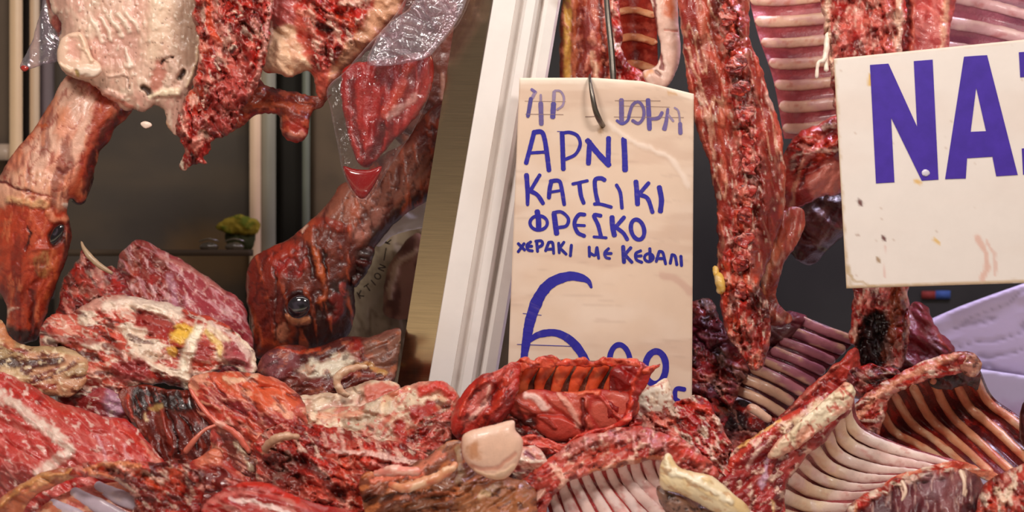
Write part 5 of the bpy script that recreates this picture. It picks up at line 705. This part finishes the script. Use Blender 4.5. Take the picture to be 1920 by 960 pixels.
# purple rack at the back
t = thing('rib_rack', 'purple rib rack between the two hanging backbones, one cut rib end sticking out', 'rib rack', (1500, 780, .12))
rack(t, [[(1372, 740, 0.160), (1384, 716, 0.160), (1408, 688, 0.160), (1444, 656, 0.170), (1468, 628, 0.180), (1488, 600, 0.190), (1500, 590, 0.190)], [(1420, 760, 0.150), (1434, 738, 0.145), (1462, 708, 0.145), (1494, 680, 0.155), (1520, 650, 0.170), (1546, 626, 0.180), (1560, 614, 0.180)], [(1466, 790, 0.160), (1480, 764, 0.160), (1514, 734, 0.160), (1542, 704, 0.170), (1570, 674, 0.180), (1596, 648, 0.190), (1616, 632, 0.190)]], 8, 10, (116, 46, 58), (176, 108, 118), [N(24, 3, 30, .45, .62, (92, 30, 44), .8, 0)], [N(24, 4, 30, .46, .62, (146, 82, 100), .8, 1), N(20, 4, 30, .56, .66, (222, 176, 140), .7, 1), M(Q([(1370, 690), (1420, 680), (1490, 760), (1460, 800), (1370, 750)], 12, None), N(20, 2, 0, .2, .4, (226, 186, 146), .7, 0))], nu=80, nv=40, sag=5, emb=.1, taper=(1, 1), flat=.55)
tube('cut_rib', t, [(1400, 762, 0.105), (1418, 770, 0.100), (1446, 790, 0.100)], [10, 9, 8], (232, 186, 158), [S([(1398, 760), (1404, 768)], 12, R1, .8)], wob=1)
blob('meat_edge', t, [(1420, 815), (1446, 796), (1480, 764), (1530, 714), (1572, 674), (1598, 652), (1612, 662), (1612, 704), (1592, 735), (1530, 760), (1480, 800)], 0.090, (166, 46, 44), [N(40, 2, 140, .42, .62, (196, 78, 62), .8, 5), S([(1560, 690), (1600, 666), (1600, 700)], 20, (184, 72, 56), .8, 4), S([(1470, 780), (1520, 730), (1570, 684)], 9, (226, 150, 130), .6, 3), N(14, 2, 140, .57, .68, (110, 20, 26), .7, -3)], tm=18, s=2.2, jag=2.5)
blob('upper_meat', t, [(1404, 640), (1440, 606), (1470, 586), (1500, 588), (1512, 600), (1480, 640), (1440, 668), (1410, 690)], 0.190, (116, 40, 56), MUS(140, (90, 28, 44), (160, 84, 100), .2), tm=20, s=2.6)
piece('offal_heap', 'dark brown purple scraps below the cut rib end, behind the ragged red lump', [(1320, 790), (1350, 764), (1390, 750), (1440, 772), (1490, 790), (1500, 860), (1340, 880)], .20, (96, 44, 48), RAG(20, dark=(50, 18, 24), lite=(140, 84, 84), f=.1, h=1), s=2.4, jag=3)
piece('offal_heap', 'dark purple offal jumble between the cream price card and the lowest backbone',
      [(1270, 590), (1300, 566), (1330, 560), (1352, 598), (1384, 622), (1404, 660), (1404, 700), (1386, 736), (1372, 776), (1352, 806), (1310, 812), (1270, 800)], .17, (110, 38, 44), RAG(20, dark=(58, 16, 22), lite=(160, 72, 92), f=.15, h=1.3) + [Q([(1290, 600), (1360, 610), (1370, 650), (1300, 650)], 12, (112, 46, 74), .7, 4), S([(1310, 700), (1320, 730)], 16, (170, 90, 80), .6, 3), S([(1340, 780), (1380, 760)], 16, (120, 66, 44), .6, 3)], tilt=(0, .0003), s=2.3, jag=4, k=.8)
piece('meat_trimming', 'crimson folded meat scrap against the lavender liner, beside the dark hollow neck',
      [(1676, 710), (1684, 640), (1700, 600), (1706, 576), (1722, 567), (1740, 580), (1748, 602), (1768, 626), (1792, 652), (1786, 690), (1740, 720)], .19, (150, 40, 54), MUS(50, (110, 26, 40), (190, 96, 110), .3) + [S([(1716, 582), (1724, 600), (1712, 630)], 16, (176, 96, 110), .7, 5), S([(1760, 630), (1780, 656)], 8, (206, 90, 66), .7, 3)], tilt=(0, .0003), s=2.3, jag=3, k=.8)
piece('offal_heap', 'black red clots under the dark hollow neck, above the orange chine', [(1586, 720), (1600, 690), (1640, 684), (1680, 690), (1690, 710), (1650, 735), (1610, 750)], .06, (70, 22, 28), RAG(0, dark=(30, 10, 12), lite=(130, 60, 66), f=.3, h=.9), s=2.2, jag=3)
t = thing('meat_flank', 'dark purple meat with dangling white fibres, frontmost before the white rib rack', 'meat', (1720, 990, -.22))
blob('flesh', t, [(1570, 1020), (1586, 960), (1612, 934), (1650, 912), (1690, 892), (1730, 884), (1792, 876), (1826, 886), (1846, 912), (1856, 950), (1850, 1020)], -.2, (122, 60, 66),
     [N(50, 2, 90, .42, .62, (86, 34, 44), .8, 6), S([(1590, 950), (1640, 918), (1700, 890), (1790, 878)], 16, (226, 150, 130), .8, 4), M(S([(1600, 950), (1690, 900), (1780, 882)], 26, None), *RAG(160, lite=FT, f=.9, h=.7)), Q([(1730, 890), (1770, 890), (1770, 930), (1736, 930)], 10, (160, 124, 130), .8, 3), N(8, 6, 90, .6, .7, (206, 170, 160), .6, 2), S([(1690, 900), (1694, 930)], 5, (236, 200, 180), .8, 3), S([(1806, 884), (1812, 930)], 6, (236, 206, 180), .8, 3), S([(1604, 945), (1610, 985)], 8, (214, 140, 96), .7, 3)], tilt=(0, TL_), ang=95, s=2.2, k=.6, jag=3)
tube('fat_string', t, [(1690, 900, -.255), (1698, 920, -.265), (1690, 940, -.265)], [3, 3, 2], (238, 204, 180), wob=1)
tube('fat_string', t, [(1800, 880, -.245), (1808, 905, -.255), (1806, 930, -.255)], [4, 3, 2], (238, 204, 180), wob=1)
piece('meat_knuckle', 'fat ringed red knuckle of meat at the near corner by the dark rib rack', [(1835, 1020), (1834, 940), (1850, 906), (1876, 888), (1906, 874), (1940, 866), (1990, 880), (1990, 1020)], -.235, (216, 110, 88), RAG(60, f=.8, h=.9) + [S([(1870, 920), (1880, 940), (1900, 910)], 16, (244, 220, 196), .85, 4)], tilt=(0, TL_), s=2.2, jag=3)
piece('offal_lump', 'smooth dark liver coloured lump against the liner at the end of the dark rib rack', [(1911, 800), (1914, 768), (1926, 750), (1970, 752), (1980, 860), (1930, 850), (1914, 826)], .06, (84, 26, 30), [N(40, 1, 0, .45, .62, (60, 18, 24), .8, 2)], s=3, jag=.5, mat=HIDE)
